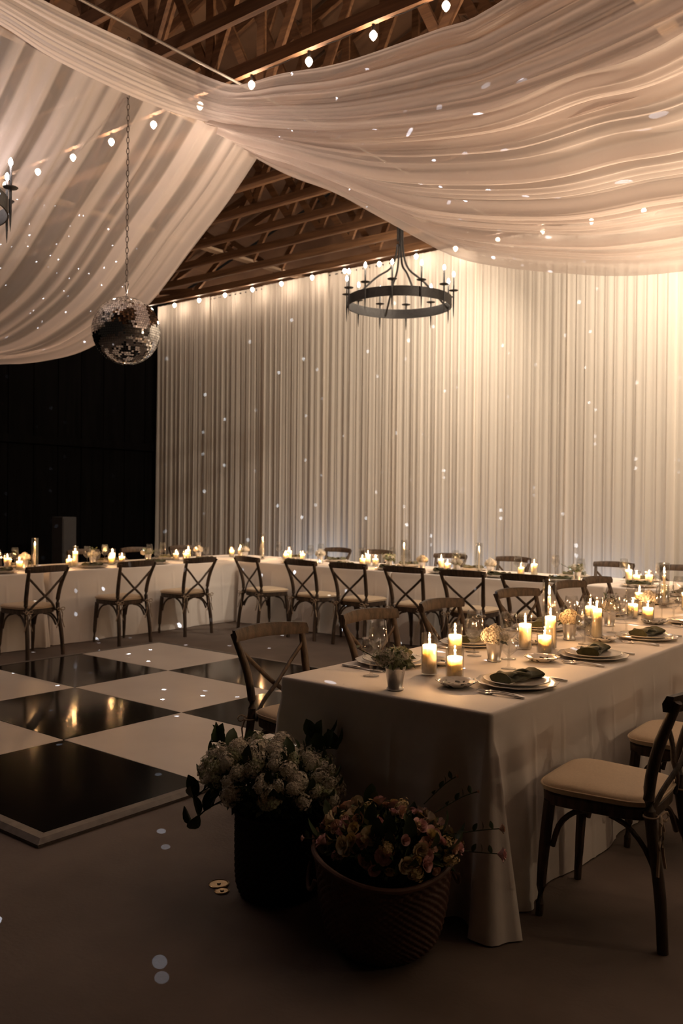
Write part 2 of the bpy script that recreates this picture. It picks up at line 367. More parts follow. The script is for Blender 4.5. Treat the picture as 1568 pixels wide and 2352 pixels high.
Em2 = [(-5.58, 1.4, 4.86), (-5.60, 2.6, 4.86), (-5.642, 3.229, 4.85), (-5.758, 3.728, 4.85), (-5.767, 4.407, 4.84), (-5.70, 4.85, 4.83), (-5.45, 5.15, 4.76), (-4.864, 5.0, 4.47), (-3.46, 4.55, 3.90), (-2.251, 4.15, 3.52), (-1.084, 3.75, 3.36), (.2, 3.3, 3.56), (2.0, 2.6, 4.5)]
swag('ceiling_drape', 'gathered upper sheer swag running along the ridge under the string lights', En, Em2, 200, 110, .034, .62, 0.04, seed=5, lo=.12, hi=.42)

# ------------------------------------------------------------------ dance floor
DX, DY, TX, TYY = -3.549, 2.272, 1.305, 0.975
df = thing('dance_floor', 'black and white checkered dance floor with a metal edge', 'dance floor')
tb = [bevel(put('tile', MB().box((0, 0, .011), (TX-.004, TYY-.004, .022)).mesh('tile', M[m], False)), .002, 1) for m in ('tile_black', 'tile_white')]
used = [False, False]
for i in range(4):
    for j in range(3):
        k = (i+j) % 2
        o = tb[k] if not used[k] else tb[k].copy()
        if used[k]: col.objects.link(o)
        used[k] = True
        o.parent = df; o.location = (DX-TX*(j+.5), DY+TYY*(i+.5), 0.006)
bw = .075
def edge(a, b):
    a, b = Vector(a), Vector(b); t = (b-a).normalized(); n = Vector((t.y, -t.x, 0))
    pr = [(-.002, 0), (-.002, .030), (.045, .030), (bw, .014), (bw, 0)]
    vs = []
    for p, e in ((a, -1), (b, 1)):
        for q, z in pr: vs.append(p+n*q+t*(e*max(q, 0))+Vector((0, 0, z+.001)))
    m = len(pr)
    MB().add(vs, [(i, (i+1) % m, m+(i+1) % m, m+i) for i in range(m)]+[tuple(reversed(range(m))), tuple(range(m, 2*m))]).build('edge_trim', M['alu'], df, smooth=False)
xa, xb, ya, yb = DX-3*TX, DX, DY, DY+4*TYY
for a, b in (((xa, ya, 0), (xb, ya, 0)), ((xb, ya, 0), (xb, yb, 0)), ((xb, yb, 0), (xa, yb, 0)), ((xa, yb, 0), (xa, ya, 0))): edge(a, b)

# ------------------------------------------------------------------ tables and cloths
TZ = 0.79
def table(label, xa, xb, ya, yb):
    t = thing('banquet_table', label, 'table', ((xa+xb)/2, (ya+yb)/2, 0))
    wx, wy = xb-xa-.02, yb-ya-.02
    MB().box((0, 0, TZ-.025), (wx, wy, .03)).build('tabletop', M['truss_pale'], t, smooth=False)
    for a in (-1, 1):
        for b in (-1, 1):
            MB().tube([(a*(wx/2-.15), b*(wy/2-.15), 0), (a*(wx/2-.15), b*(wy/2-.15), TZ-.04)], .016, 8).build('leg', M['iron'], t)
def cloth(label, xa, xb, ya, yb, seed, flare=(.03, .03, .03, .03), corner=(.12, .12, .12, .12)):
    # perimeter walk of a rounded rectangle; sides hang to the floor with soft folds, corners kick out
    r = np.random.default_rng(seed); rad = .02
    cx, cy, hx, hy = (xa+xb)/2, (ya+yb)/2, (xb-xa)/2, (yb-ya)/2
    per = []          # (x, y, nx, ny, flare, cornerweight)
    segs = [((-hx, -hy), (hx, -hy), (0, -1), 0), ((hx, -hy), (hx, hy), (1, 0), 1), ((hx, hy), (-hx, hy), (0, 1), 2), ((-hx, hy), (-hx, -hy), (-1, 0), 3)]
    for (ax, ay), (bx, by), (nx, ny), si in segs:
        L = math.hypot(bx-ax, by-ay); n = max(12, int(L/.012)); tx, ty = (bx-ax)/L, (by-ay)/L
        for i in range(n+1):
            d = rad+(L-2*rad)*i/n; e = min(d, L-d); ci = si if d < L/2 else (si+1) % 4
            cwt = math.exp(-(e/.10)**2)
            per.append((ax+tx*d, ay+ty*d, nx, ny, flare[si], corner[ci], d, si, L))
        nxt = segs[(si+1) % 4][2]
        for q in range(1, 10):   # corner arc
            a = q/10*PI/2; vx, vy = nx*math.cos(a)+nxt[0]*math.sin(a), ny*math.cos(a)+nxt[1]*math.sin(a)
            ccx, ccy = bx-(nx+nxt[0])*rad, by-(ny+nxt[1])*rad
            per.append((ccx+vx*rad, ccy+vy*rad, vx, vy, min(flare[si], flare[(si+1) % 4]), corner[(si+1) % 4], L if q < 5 else 0, si, L))
    ph = r.uniform(0, 6.28, (4, 5)); m = len(per)
    rings = [(-.05, 0), (-.012, 0), (-.004, .0015), (0, .006), (.0015, .014), (.002, .05), (.004, .10), (.2, .16), (.2, .23), (.3, .29), (.3, .315), (.3, .34), (.42, .42), (.5, .50), (.55, .58), (.66, .66), (.74, .74), (.785, .785)]
    V = []
    for k, (o, dz) in enumerate(rings):
        h = dz/.785
        for (x, y, nx, ny, fl, cwt, d, si, L) in per:
            if k == 0:
                V.append((cx+max(-hx+.05, min(hx-.05, x)), cy+max(-hy+.05, min(hy-.05, y)), TZ)); continue
            if k < 7: off = o
            else:
                p = ph[si]
                wv = .55*math.sin(d*5.2+p[0])+.45*math.sin(d*9.7+p[1]+.4*h)+.3*math.sin(d*17+p[2])
                e = min(d, L-d)
                cn = cwt*(math.exp(-(e/.04)**2)-.45*math.exp(-((e-.13)/.05)**2)+.30*math.exp(-((e-.23)/.05)**2))
                crease = .005*math.exp(-(((d+.07) % .27-.135)/.010)**2)+(.004 if k == 10 else 0)
                off = .004+fl*h+(.024*h**1.3*wv+crease if fl else 0)*(1-min(1, e*0+math.exp(-(e/.12)**2)))+cn*h**1.1*(1+.10*math.sin(7*math.atan2(ny, nx)+p[4]))
            V.append((cx+x+nx*off, cy+y+ny*off, max(TZ-dz, .006)))
    mb = MB(); F = []
    for k in range(len(rings)-1):
        for i in range(m):
            j = (i+1) % m; F.append((k*m+i, (k+1)*m+i, (k+1)*m+j, k*m+j))
    F.append(tuple(range(m)))
    mb.add(V, F)
    o = mb.build('tablecloth', M['linen'], auto=False)
    return tag(o, label, 'tablecloth', 'white floor-length tablecloths')
NX0, NX1, NY0 = -2.61, -1.565, 2.835
BY0, BY1 = 8.07, 9.15
LX0, LX1 = -9.32, -8.27
table('folding table under the near white cloth beside the flower baskets', NX0, NX1, NY0, 5.58)
cloth('white linen cloth of the near table end, hanging behind the flower baskets', NX0, NX1, NY0, 5.60, 1, (.03, .02, .0, .012), (.07, .11, .0, .0))
table('folding table continuing the near row toward the end wall', NX0, NX1, 5.63, 7.96)
cloth('white linen cloth continuing the near row toward the end wall', NX0, NX1, 5.615, 7.965, 2, (.0, .02, .0, .012), (0, 0, 0, 0))
bx = [-8.19, -5.75, -3.25, -0.75, 1.7]
bl = ['at the inner corner beside the left row', 'in the middle of the end-wall row', 'where the near row meets the end-wall row', 'at the far right of the end-wall row']
for i in range(4):
    table('folding table of far row, '+bl[i], bx[i], bx[i+1], BY0, BY1)
    cloth('white cloth on far row, '+bl[i], bx[i]+.006, bx[i+1]-.006, BY0, BY1, 10+i, (.05, 0, .05, 0), (0, 0, 0, 0))
table('folding table of the left row running to the corner', LX0, LX1, 5.35, BY1)
cloth('white cloth of the left row, running to the corner by the pale drapes', LX0, LX1, 5.35, BY1, 21, (.0, .03, .0, .03), (0, 0, 0, 0))
table('folding table of the left row nearest the picture edge', LX0, LX1, 2.6, 5.25)
cloth('white cloth of the left row, cut by the picture edge, with a puddled corner', LX0, LX1+.03, 2.6, 5.26, 22, (.0, .03, .0, .03), (0, .0, .07, 0))

# ------------------------------------------------------------------ cross-back chairs
def make_chair():
    t = thing('crossback_chair', 'chair', 'chair')
    S = 1.05
    def outline(z, inset=0.0, n=40):
        pts = []
        for i in range(n):
            a = 2*PI*i/n; c, s_ = math.cos(a), math.sin(a); e = 0.42
            x = math.copysign(abs(c)**e, c); y = math.copysign(abs(s_)**e, s_)
            wd = (.225 if y > 0 else .225)-(.03*(1-y)/2)-inset
            pts.append((x*wd, y*(.215-inset)+.0, z))
        return pts
    def slab(mb, levels):
        n = 40; V = []
        for z, ins in levels: V += outline(z, ins, n)
        F = [(k*n+i, k*n+(i+1) % n, (k+1)*n+(i+1) % n, (k+1)*n+i) for k in range(len(levels)-1) for i in range(n)]
        F += [tuple(reversed(range(n))), tuple((len(levels)-1)*n+i for i in range(n))]
        return mb.add(V, F)
    slab(MB(), [(.428, .012), (.432, .006), (.468, .004), (.474, .010)]).build('seat_frame', M['chairwood'], t)
    cu = slab(MB(), [(.475, .012), (.480, .001), (.496, -.001), (.508, .006), (.515, .025), (.519, .07), (.520, .14)]).build('cushion', M['cushion'], t)
    MB().tube([Vector(p) for p in outline(.497, -.003)], .004, 6, closed=True).build('piping', M['cushion'], cu)
    for s in (-1, 1):
        post = curve([(s*.212, -.265, 0), (s*.204, -.25, .20), (s*.192, -.215, .42), (s*.190, -.205, .55), (s*.200, -.235, .70), (s*.222, -.285, .83), (s*.232, -.31, .885)], 22)
        MB().tube(post, [.020]*4+[.0205]*14+[.019, .018, .017, .015], 10).build('leg', M['chairwood'], t)
        fl = curve([(s*.20, .195, 0), (s*.196, .185, .2), (s*.185, .165, .44)], 8)
        MB().tube(fl, [.014, .016, .018, .020, .021, .022, .022, .022], 8).build('leg', M['chairwood'], t)
        # cross slat: top of one post to the seat at the other
        sl = curve([(s*.212, -.268, .80), (s*.12, -.262, .715), (s*.01, -.250-.012*s, .62), (-s*.10, -.226, .53), (-s*.165, -.200, .45)], 16)
        MB().tube(sl, .0125, 8, flat=.7).build('cross_slat', M['chairwood'], t)
        # bentwood braces
        br = curve([(s*.190, .150, .27), (s*.186, .125, .355), (s*.178, .075, .408), (s*.165, .02, .425)], 9)
        MB().tube(br, .0105, 6).build('brace', M['chairwood'], t)
        br = curve([(s*.198, -.235, .26), (s*.190, -.190, .345), (s*.180, -.125, .405), (s*.17, -.06, .425)], 9)
        MB().tube(br, .0105, 6).build('brace', M['chairwood'], t)
        br = curve([(s*.170, -.205, .30), (s*.135, -.195, .375), (s*.085, -.19, .415), (s*.03, -.185, .43)], 9)
        MB().tube(br, .0105, 6).build('brace', M['chairwood'], t)
        # ribbon tie at the rear corner
        q = (s*.192, -.232, .462); mb = MB()
        mb.tube([Vector(q)+Vector((s*.004+.026*math.cos(a), .018+.026*math.sin(a), 0)) for a in np.linspace(0, 2*PI, 13)[:-1]], .0035, 5, closed=True)
        for dx in (-.05, .045):
            lp = [(0, 0, 0), (dx*.6, -.012, .016), (dx, -.016, 0), (dx*.6, -.014, -.016), (0, -.006, -.002)]
            mb.tube([Vector(q)+Vector(p)+Vector((0, -.012, 0)) for p in curve(lp, 9)], .0045, 6)
            tl = [(0, -.014, 0), (dx*.5, -.02, -.05), (dx*.45, -.016, -.11), (dx*1.0, -.02, -.19)]
            mb.tube([Vector(q)+Vector(p) for p in curve(tl, 8)], .004, 5, flat=1.6)
        mb.build('ribbon_tie', M['tape'], t)
    n = 17; G = []
    for i in range(n):      # curved crest rail
        u = -1+2*i/(n-1); x = u*.246; y = -.275-.062*(1-u*u); zt = .915-.012*u*u; hgt = .068-.012*abs(u)**3
        lean = -.012
        G.append([(x, y-.012+lean, zt), (x, y+.012+lean, zt), (x, y+.015, zt-hgt*.5), (x, y+.012, zt-hgt), (x, y-.012, zt-hgt), (x, y-.015+lean*.5, zt-hgt*.5), (x, y-.012+lean, zt)])
    mb = MB().grid(G); mb.add(G[0][:6], [tuple(range(6))]); mb.add(G[-1][:6], [tuple(reversed(range(6)))])
    mb.build('crest_rail', M['chairwood'], t)
    return t
chair0 = make_chair(); first_chair = [True]
def chair(x, y, rz, label, group):
    rz += random.uniform(-.03, .03)
    if first_chair[0]:
        kids_ = [chair0]; first_chair[0] = False
        for ch in kids(chair0): kids(ch)
        chair0.location = (x, y, 0); chair0.rotation_euler = (0, 0, rz); tag(chair0, label, None, group); return chair0
    return dup(chair0, (x, y, 0), rz, label, group)
FPX_, FNX, FNY = -PI/2, PI/2, PI     # facing +X, -X, -Y
g = 'chairs along the left side of the near table'
for k, (y, r) in enumerate([(3.325, -.10), (4.20, -.06), (5.02, -.04), (6.04, -.2), (7.03, -.12), (7.62, -.10)]):
    chair(-2.875, y, FPX_+r, 'cross-back chair, dance-floor side of the near table, %s from the flower baskets' % ORD[k], g)
g = 'chairs along the right side of the near table'
for k, (y, r, x) in enumerate([(3.27, .08, -1.29), (4.14, .05, -1.28), (5.02, .02, -1.28)]):
    chair(x, y, FNX+r, 'beige-cushioned cross-back chair beside the near table at picture edge, %s from the viewer' % ORD[k], g)
g = 'chairs in front of the row along the drapes'
for k, (x, r) in enumerate([(-7.40, -.32), (-6.58, -.06), (-5.92, .12), (-5.18, .08), (-4.50, .14), (-3.80, .06)]):
    chair(x, 7.77, 0+r*.6, 'dark cross-back chair, dance-floor side of far row, %s from the inner corner' % ORD[k], g)
g = 'chairs between the far row and the drapes'
for k, x in enumerate([-8.02, -7.28, -6.1, -5.2, -3.91, -3.15]):
    chair(x, 9.62, FNY+random.uniform(-.1, .1), 'cross-back chair between far row and pale drapes, %s from the dark wall' % ORD[k], g)
g = 'chairs in front of the left row'
for k, (y, r) in enumerate([(4.91, .08), (6.03, .02), (6.94, .02)]):
    chair(-7.96, y, FNX+r, 'dark cross-back chair facing the left row, %s from the picture edge' % ORD[k], g)
g = 'chairs behind the left row'
for k, y in enumerate([5.5, 6.9, 7.75, 8.6]):
    chair(-9.62, y, FPX_, 'dim cross-back chair behind the left row, %s from the picture edge' % ORD[k], g)

# ------------------------------------------------------------------ candles
def flame_mesh(h=.024, r=.0048):
    return MB().lathe([(.0005, 0), (r*.7, h*.12), (r, h*.3), (r*.8, h*.55), (r*.4, h*.8), (.0004, h)], 10, cap=False).mesh('flame', M['flame'])
flame_me = flame_mesh()
wick_me = MB().tube([(0, 0, -.008), (.0005, 0, .004), (.002, 0, .011)], .0012, 5).mesh('wick', M['wick'])
def hurricane(gr, gh, cr, chh):
    t = thing('hurricane_candle', 'candle', 'candle')
    MB().lathe([(.002, .002), (gr-.004, .002), (gr, .006), (gr, gh-.002), (gr-.001, gh), (gr-.0025, gh-.001), (gr-.0025, .008), (.002, .006)], 28, cap=False).build('glass_cylinder', M['glass'], t)
    b = .009
    c = MB().lathe([(.001, b), (cr, b), (cr, b+chh-.003), (cr-.002, b+chh), (cr-.005, b+chh-.0005), (cr-.008, b+chh-.006), (.001, b+chh-.007)], 24, cap=False).build('pillar_candle', M['wax'], t)
    z = b+chh-.006
    put('wick', wick_me, c, (0, 0, z)); put('flame', flame_me, c, (0.001, 0, z+.007))
    lamp('candle_light', t, (0, 0, z+.020), P_CANDLE, CANDLE, .006)
    return t
def taper(gr, gh, chh):
    t = thing('taper_candle', 'candle', 'candle')
    MB().lathe([(.002, .002), (gr-.004, .002), (gr, .006), (gr, gh-.002), (gr-.001, gh), (gr-.0025, gh-.001), (gr-.0025, .008), (.002, .006)], 28, cap=False).build('glass_cylinder', M['glass'], t)
    MB().lathe([(.001, .009), (.024, .009), (.024, .014), (.012, .020), (.013, .035), (.001, .035)], 20, cap=False).build('holder', M['brass'], t)
    c = MB().lathe([(.0105, .024), (.0095, .024+chh-.006), (.006, .024+chh), (.001, .024+chh-.001)], 14).build('taper', M['wax'], t)
    z = .024+chh
    put('wick', wick_me, c, (0, 0, z)); put('flame', flame_me, c, (0.001, 0, z+.007), scale=(1.15, 1.15, 1.4))
    lamp('candle_light', t, (0, 0, z+.026), P_CANDLE*1.2, CANDLE, .006)
    return t
protos = {'s': hurricane(.040, .135, .0335, .085), 'm': hurricane(.036, .185, .032, .125), 't': hurricane(.034, .235, .029, .165), 'x': taper(.038, .34, .225)}
kind_name = {'s': 'short pillar candle in glass cylinder', 'm': 'medium pillar candle in glass cylinder', 't': 'tall pillar candle in glass cylinder', 'x': 'slim taper candle in tall glass cylinder'}
pused = {}
cnt = {}
def candle(kind, x, y, where, group):
    key = (kind, where); cnt[key] = cnt.get(key, 0)+1
    label = '%s, %s, %s' % (kind_name[kind], where[0], ORD[cnt[key]-1]+' '+where[1])
    if kind not in pused:
        pused[kind] = 1; p = protos[kind]; [kids(c) for c in kids(p)]
        p.location = (x, y, TZ+.001); tag(p, label, None, group); return p
    return dup(protos[kind], (x, y, TZ+.001), random.uniform(0, 6), label, group)
W1 = ('near table', 'from the flower baskets')
for kd, x, y in [('m', -2.136, 3.30), ('s', -2.014, 3.317), ('m', -2.209, 3.638), ('m', -2.14, 4.233), ('s', -1.995, 4.165), ('t', -2.04, 4.325), ('x', -2.188, 4.62), ('t', -2.075, 4.93), ('t', -1.995, 4.831),
                 ('s', -2.043, 5.80), ('s', -2.2, 5.95), ('m', -2.30, 6.35), ('x', -2.24, 6.70), ('m', -2.05, 6.62), ('s', -2.12, 7.25), ('t', -2.0, 7.35), ('m', -2.18, 7.7), ('s', -1.9, 7.55)]:
    candle(kd, x, y, W1, 'candles on the near table')
W2 = ('far row', 'from its inner corner')
for kd, x, y in [('s', -8.861, 8.6), ('m', -8.707, 8.62), ('x', -8.265, 8.6), ('m', -7.795, 8.62), ('s', -7.75, 8.5), ('s', -7.594, 8.66), ('m', -6.52, 8.66), ('s', -6.50, 8.52), ('s', -6.375, 8.62), ('x', -5.939, 8.6), ('m', -5.444, 8.64),
                 ('s', -5.302, 8.55), ('x', -4.924, 8.6), ('s', -4.408, 8.6), ('m', -4.28, 8.66), ('m', -3.224, 8.6), ('s', -3.11, 8.5), ('s', -3.03, 8.62), ('x', -2.55, 8.6), ('m', -1.9, 8.6), ('s', -1.78, 8.5)]:
    candle(kd, x, y, W2, 'candles on the far row')
W3 = ('left row', 'from the picture edge')
for kd, x, y in [('m', -8.78, 5.00), ('m', -8.75, 5.137), ('s', -8.72, 5.261), ('x', -8.8, 5.499), ('s', -8.70, 5.874), ('t', -8.76, 5.995), ('m', -8.80, 6.544), ('s', -8.70, 6.609), ('s', -8.74, 6.48), ('m', -8.78, 7.733), ('s', -8.70, 7.622), ('s', -8.82, 7.56)]:
    candle(kd, x, y, W3, 'candles on the left row')

# ------------------------------------------------------------------ flowers
def floret_ball(name, R, n, mat, seed, fr=.010, squash=1.0):
    r = np.random.default_rng(seed); mb = MB()
    for i in range(n):
        z = 1-1.75*(i+.5)/n; a = i*2.39996+r.uniform(-.2, .2); q = math.sqrt(max(0, 1-z*z)); d = Vector((q*math.cos(a), q*math.sin(a), z*squash))
        c = d*R*r.uniform(.82, 1.18); up = d.normalized(); e1 = up.orthogonal().normalized(); e1.rotate(Matrix.Rotation(r.uniform(0, 6.28), 3, up)); e2 = up.cross(e1)
        for k in range(4):
            b = k*PI/2; dr = e1*math.cos(b)+e2*math.sin(b); sd = e1*-math.sin(b)+e2*math.cos(b)
            mb.add([c, c+dr*fr*.6+sd*fr*.45+up*.002, c+dr*fr*1.15+up*.001, c+dr*fr*.6-sd*fr*.45+up*.002], [(0, 1, 2, 3)])
    mb.lathe([(.001, -R*.55*squash), (R*.5, -R*.35*squash), (R*.66, 0), (R*.5, R*.45*squash), (.001, R*.66*squash)], 8, cap=False)
    return mb.mesh(name, mat, False)
def rose_mesh(name, R, mat, seed, open_=1.0):
    r = np.random.default_rng(seed); mb = MB()
    for ring, (n, ra, hh, tilt) in enumerate([(3, .22, .80, .0), (4, .42, .78, .1), (5, .64, .70, .3), (6, .88, .55, .7)]):
        for k in range(n):
            a0 = 2*PI*k/n+ring*.7+r.uniform(-.2, .2); G = []
            for u in np.linspace(-1, 1, 5):
                row = []
                for v in np.linspace(0, 1, 4):
                    a = a0+u*(PI/n*1.25)*(1-.25*v*v); rad = R*(ra*(.35+.65*v)*(1+.18*tilt*open_*v*v)); z = R*(hh*1.15*(v**.8)-.12*tilt*v*v*open_-.10*u*u*v)
                    row.append((rad*math.cos(a), rad*math.sin(a), z+r.uniform(-.02, .02)*R))
                G.append(row)
            mb.grid(G)
    mb.lathe([(.001, -.25*R), (.22*R, -.12*R), (.3*R, .05*R)], 8, cap=False)
    return mb.mesh(name, mat, True)
def leaf_mesh(name, L, Wd, mat):
    G = []
    for u in np.linspace(0, 1, 6):
        wd = Wd*math.sin(PI*min(1, u*.97+.02))**.8*.5; z = -.25*L*u*u
        G.append([(-wd, L*u, z+wd*.35), (0, L*u, z), (wd, L*u, z+wd*.35)])
    return MB().grid(G).mesh(name, mat, True)
F = {}
F['hyd'] = [floret_ball('hydrangea', .042, 110, M['petal_white'], 1, .0085), floret_ball('hydrangea', .036, 90, M['petal_white'], 2, .008)]
F['lilac'] = [floret_ball('lilac', .026, 70, M['petal_white'], 3, .0065, 1.7), floret_ball('lilac', .024, 60, M['petal_green'], 4, .0065, 1.8)]
F['cream'] = [floret_ball('bloom', .04, 80, M['petal_cream'], 5, .011, .8)]
F['pink'] = [rose_mesh('rose', .036, M['petal_pink'], 6), rose_mesh('rose', .028, M['petal_pink'], 7, .7)]
F['peach'] = [rose_mesh('rose', .034, M['petal_peach'], 8), rose_mesh('rose', .024, M['petal_peach'], 9, .6)]
F['yellow'] = [rose_mesh('ranunculus', .026, M['petal_yellow'], 10, .5), floret_ball('stock', .022, 46, M['petal_yellow'], 12, .008, 1.5)]
F['rosecream'] = [rose_mesh('rose', .034, M['petal_cream'], 13)]
leafs = [leaf_mesh('leaf', .075, .045, M['leaf']), leaf_mesh('leaf', .055, .032, M['leaf']), leaf_mesh('leaf', .05, .03, M['leaf_pale'])]
def orient(d, roll=0.0):
    return (Vector(d).to_track_quat('Z', 'Y').to_matrix() @ Matrix.Rotation(roll, 3, 'Z')).to_euler()
def stuff_leaves(parent, n, cen, rad, seed, mat='leaf', L=(.025, .05), name='foliage'):
    r = np.random.default_rng(seed); mb = MB()
    for i in range(n):
        d = Vector(r.normal(size=3)); d.normalize(); d.z = d.z*.8+.1
        c = Vector(cen)+Vector((d.x*rad[0], d.y*rad[1], d.z*rad[2]))*r.uniform(.45, 1.0)**.5
        t = (d+Vector(r.normal(size=3))*.5).normalized(); s_ = t.orthogonal().normalized(); s_.rotate(Matrix.Rotation(r.uniform(0, 6.28), 3, t)); ll = r.uniform(*L); wd = ll*.28
        nn = t.cross(s_)
        mb.add([c, c+t*ll*.45+s_*wd+nn*wd*.3, c+t*ll, c+t*ll*.45-s_*wd+nn*wd*.3], [(0, 1, 2, 3)])
    o = mb.build(name, M[mat], parent, smooth=False); o['kind'] = 'stuff'; return o

# small silver cups of flowers
cup_me = MB().lathe([(.001, .001), (.034, .001), (.036, .004), (.034, .009), (.031, .012), (.041, .088), (.0425, .090), (.043, .097), (.0415, .098), (.040, .096), (.030, .016), (.001, .014)], 28, cap=False).mesh('cup', M['silver'])
rim_me = MB().tube([(.0427*math.cos(a), .0427*math.sin(a), .0905) for a in np.linspace(0, 2*PI, 29)[:-1]], .0016, 5, closed=True).mesh('bead_rim', M['silver'])
def posy(label, x, y, style, seed):
    r = np.random.default_rng(seed)
    t = thing('silver_cup_posy', label, 'flower vase', (x, y, TZ+.001), r.uniform(0, 6), 'silver cups of flowers')
    c = put('cup', cup_me, t); put('bead_rim', rim_me, c)
    if style == 'leafy':
        stuff_leaves(t, 60, (0, 0, .12), (.06, .06, .04), seed, 'leaf_pale', (.025, .045))
        for k in range(7):
            a = k*.9; put('petal_cluster', F['lilac'][1] if k % 2 else F['hyd'][1], t, (.045*math.cos(a)+.02, .045*math.sin(a), .115+.012*(k % 3)), orient((math.cos(a), math.sin(a), .8)), (.85,)*3)
        for k in range(9):
            a = r.uniform(0, 6.28); put('leaf', leafs[2], t, (.02*math.cos(a), .02*math.sin(a), .10), (r.uniform(.2, .9), 0, a), (.9,)*3)
        st = curve([(.02, 0, .09), (.07, .05, .13), (.13, .09, .165)], 8)
        MB().tube(st, .0018, 5).build('sprig', M['stem'], t)
        for k in range(2, 8):
            p = Vector(st[k]); put('leaf', leafs[2], t, p, (.5, 0, k*1.4), (.5,)*3)
    else:
        me = {'white': F['hyd'][0], 'cream': F['cream'][0], 'mixed': F['hyd'][1]}[style]
        for k in range(6):
            a = k*2*PI/5; rr = .034 if k < 5 else 0
            put('bloom', me, t, (rr*math.cos(a), rr*math.sin(a), .122+(0 if k < 5 else .022)), orient((math.cos(a)*.6*(k < 5), math.sin(a)*.6*(k < 5), 1)), (.82,)*3)
        for k in range(8):
            a = r.uniform(0, 6.28); put('leaf', leafs[1] if style != 'mixed' else leafs[2], t, (.03*math.cos(a), .03*math.sin(a), .10), (r.uniform(-.2, .6), 0, a-PI/2), (.9,)*3)
        if style == 'mixed':
            for k in range(4):
                a = k*1.7; MB().tube([(0, 0, .1), (.03*math.cos(a), .03*math.sin(a), .17), (.05*math.cos(a), .05*math.sin(a), .21)], .0016, 5).build('sprig', M['stem'], t)
                for q in range(3): put('leaf', leafs[2], t, (.035*math.cos(a), .035*math.sin(a), .17+.015*q), (.4, 0, a+q*2), (.5,)*3)
    return t
posy('silver cup with pale green leafy blooms at the near corner of the table', -2.067, 2.94, 'leafy', 1)
posy('silver cup with a round white hydrangea posy on the near table', -2.085, 3.80, 'white', 2)
posy('silver cup with warm cream blooms among the near table candles', -2.10, 4.70, 'cream', 3)
posy('silver cup with white blooms and upright green sprigs, far half of near table', -2.153, 5.42, 'mixed', 4)
posy('silver cup with white flowers beyond the green sprigs on near table', -2.16, 6.15, 'white', 5)
posy('silver cup with pale flowers near the far end of the near table', -2.1, 7.0, 'mixed', 6)
for k, x in enumerate([-8.45, -7.2, -6.05, -5.65, -5.12, -4.75, -3.7]):
    posy('small pale posy on the far row before the drapes, %s from the inner corner' % ORD[k], x, 8.45+.1*(k % 2), ['mixed', 'white', 'leafy', 'cream'][k % 4], 20+k)
for k, y in enumerate([5.42, 6.32, 7.15, 8.0]):
    posy('small pale posy on the left row, %s from the picture edge' % ORD[k], -8.88, y, ['white', 'mixed', 'leafy'][k % 3], 40+k)

# ------------------------------------------------------------------ tableware
def plate_prof(R, h, wall=.004): return [(.001, .002), (R*.58, .002), (R*.62, .003), (R*.80, h*.55), (R, h), (R+.0008, h+wall*.6), (R-.002, h+wall), (R*.80, h*.55+wall), (R*.60, .003+wall), (.001, .003+wall)]
def scallop(prof, n, k, amp, R):
    mb = MB().lathe(prof, n, cap=False)
    out = []
    for x, y, z in mb.v:
        r = math.hypot(x, y); a = math.atan2(y, x); f = 1+amp*(r/R)**4*math.cos(k*a); out.append((x*f, y*f, z))
    mb.v = out; return mb
me_charger = scallop(plate_prof(.172, .016), 72, 12, .022, .172).mesh('charger_plate', M['charger'])
me_plate = MB().lathe(plate_prof(.140, .017), 48, cap=False).mesh('dinner_plate', M['ceramic'])
me_bread = scallop(plate_prof(.085, .022), 48, 8, .03, .085).mesh('bread_plate', M['pattern'])
me_wine = MB().lathe([(.001, .001), (.036, .001), (.0362, .0025), (.012, .006), (.005, .012), (.0042, .05), (.0042, .085), (.006, .093), (.02, .105), (.044, .132), (.046, .138), (.0405, .19), (.035, .232), (.0342, .232), (.0395, .19), (.0445, .138), (.0425, .134), (.019, .108), (.001, .100)], 28, cap=False).mesh('wine_glass', M['glass'])
me_goblet = MB().lathe([(.001, .001), (.035, .001), (.0352, .0025), (.012, .007), (.006, .014), (.005, .03), (.008, .042), (.0055, .055), (.012, .064), (.036, .088), (.042, .105), (.044, .135), (.0415, .168), (.0405, .168), (.0428, .135), (.0405, .106), (.034, .090), (.001, .070)], 28, cap=False).mesh('water_goblet', M['glass'])
def napkin_mesh():
    # soft folded square pulled through itself: two raised ends, a knot ring and a flat tail
    mb = MB(); n = 22; G = []
    for i in range(n):
        u = -1+2*i/(n-1); x = u*.115; wd = .040+.018*abs(u)**1.5; row = []
        for j in range(13):
            a = 2*PI*j/12; hh = .010+.012*abs(u)**2.2+.004*math.sin(5*u+1)
            row.append((x, wd*math.cos(a)+.008*math.sin(3*u), .012+hh*math.sin(a)+.006*abs(u)**3+.003*math.sin(3*a+4*u)))
        G.append(row)
    mb.grid(G)
    mb.add([G[0][j] for j in range(12)], [tuple(range(12))]); mb.add([G[-1][j] for j in range(12)], [tuple(reversed(range(12)))])
    mb.tube([(.018+.050*math.cos(a), .026*math.sin(a), .026+.006*math.sin(2*a)) for a in np.linspace(0, 2*PI, 19)[:-1]], .0085, 8, flat=1.5, closed=True)
    G = []
    for i in range(8):
        u = i/7; G.append([(-.035-.06*u, -.045+.09*v, .030+.012*math.sin(PI*u)+.004*math.sin(6*v)) for v in np.linspace(0, 1, 7)])
    G2 = [[(x, y, z-.006) for x, y, z in row] for row in G]
    mb.grid(G); mb.grid([list(reversed(r)) for r in G2])
    return mb.mesh('napkin', M['napkin'])
me_napkin = napkin_mesh()
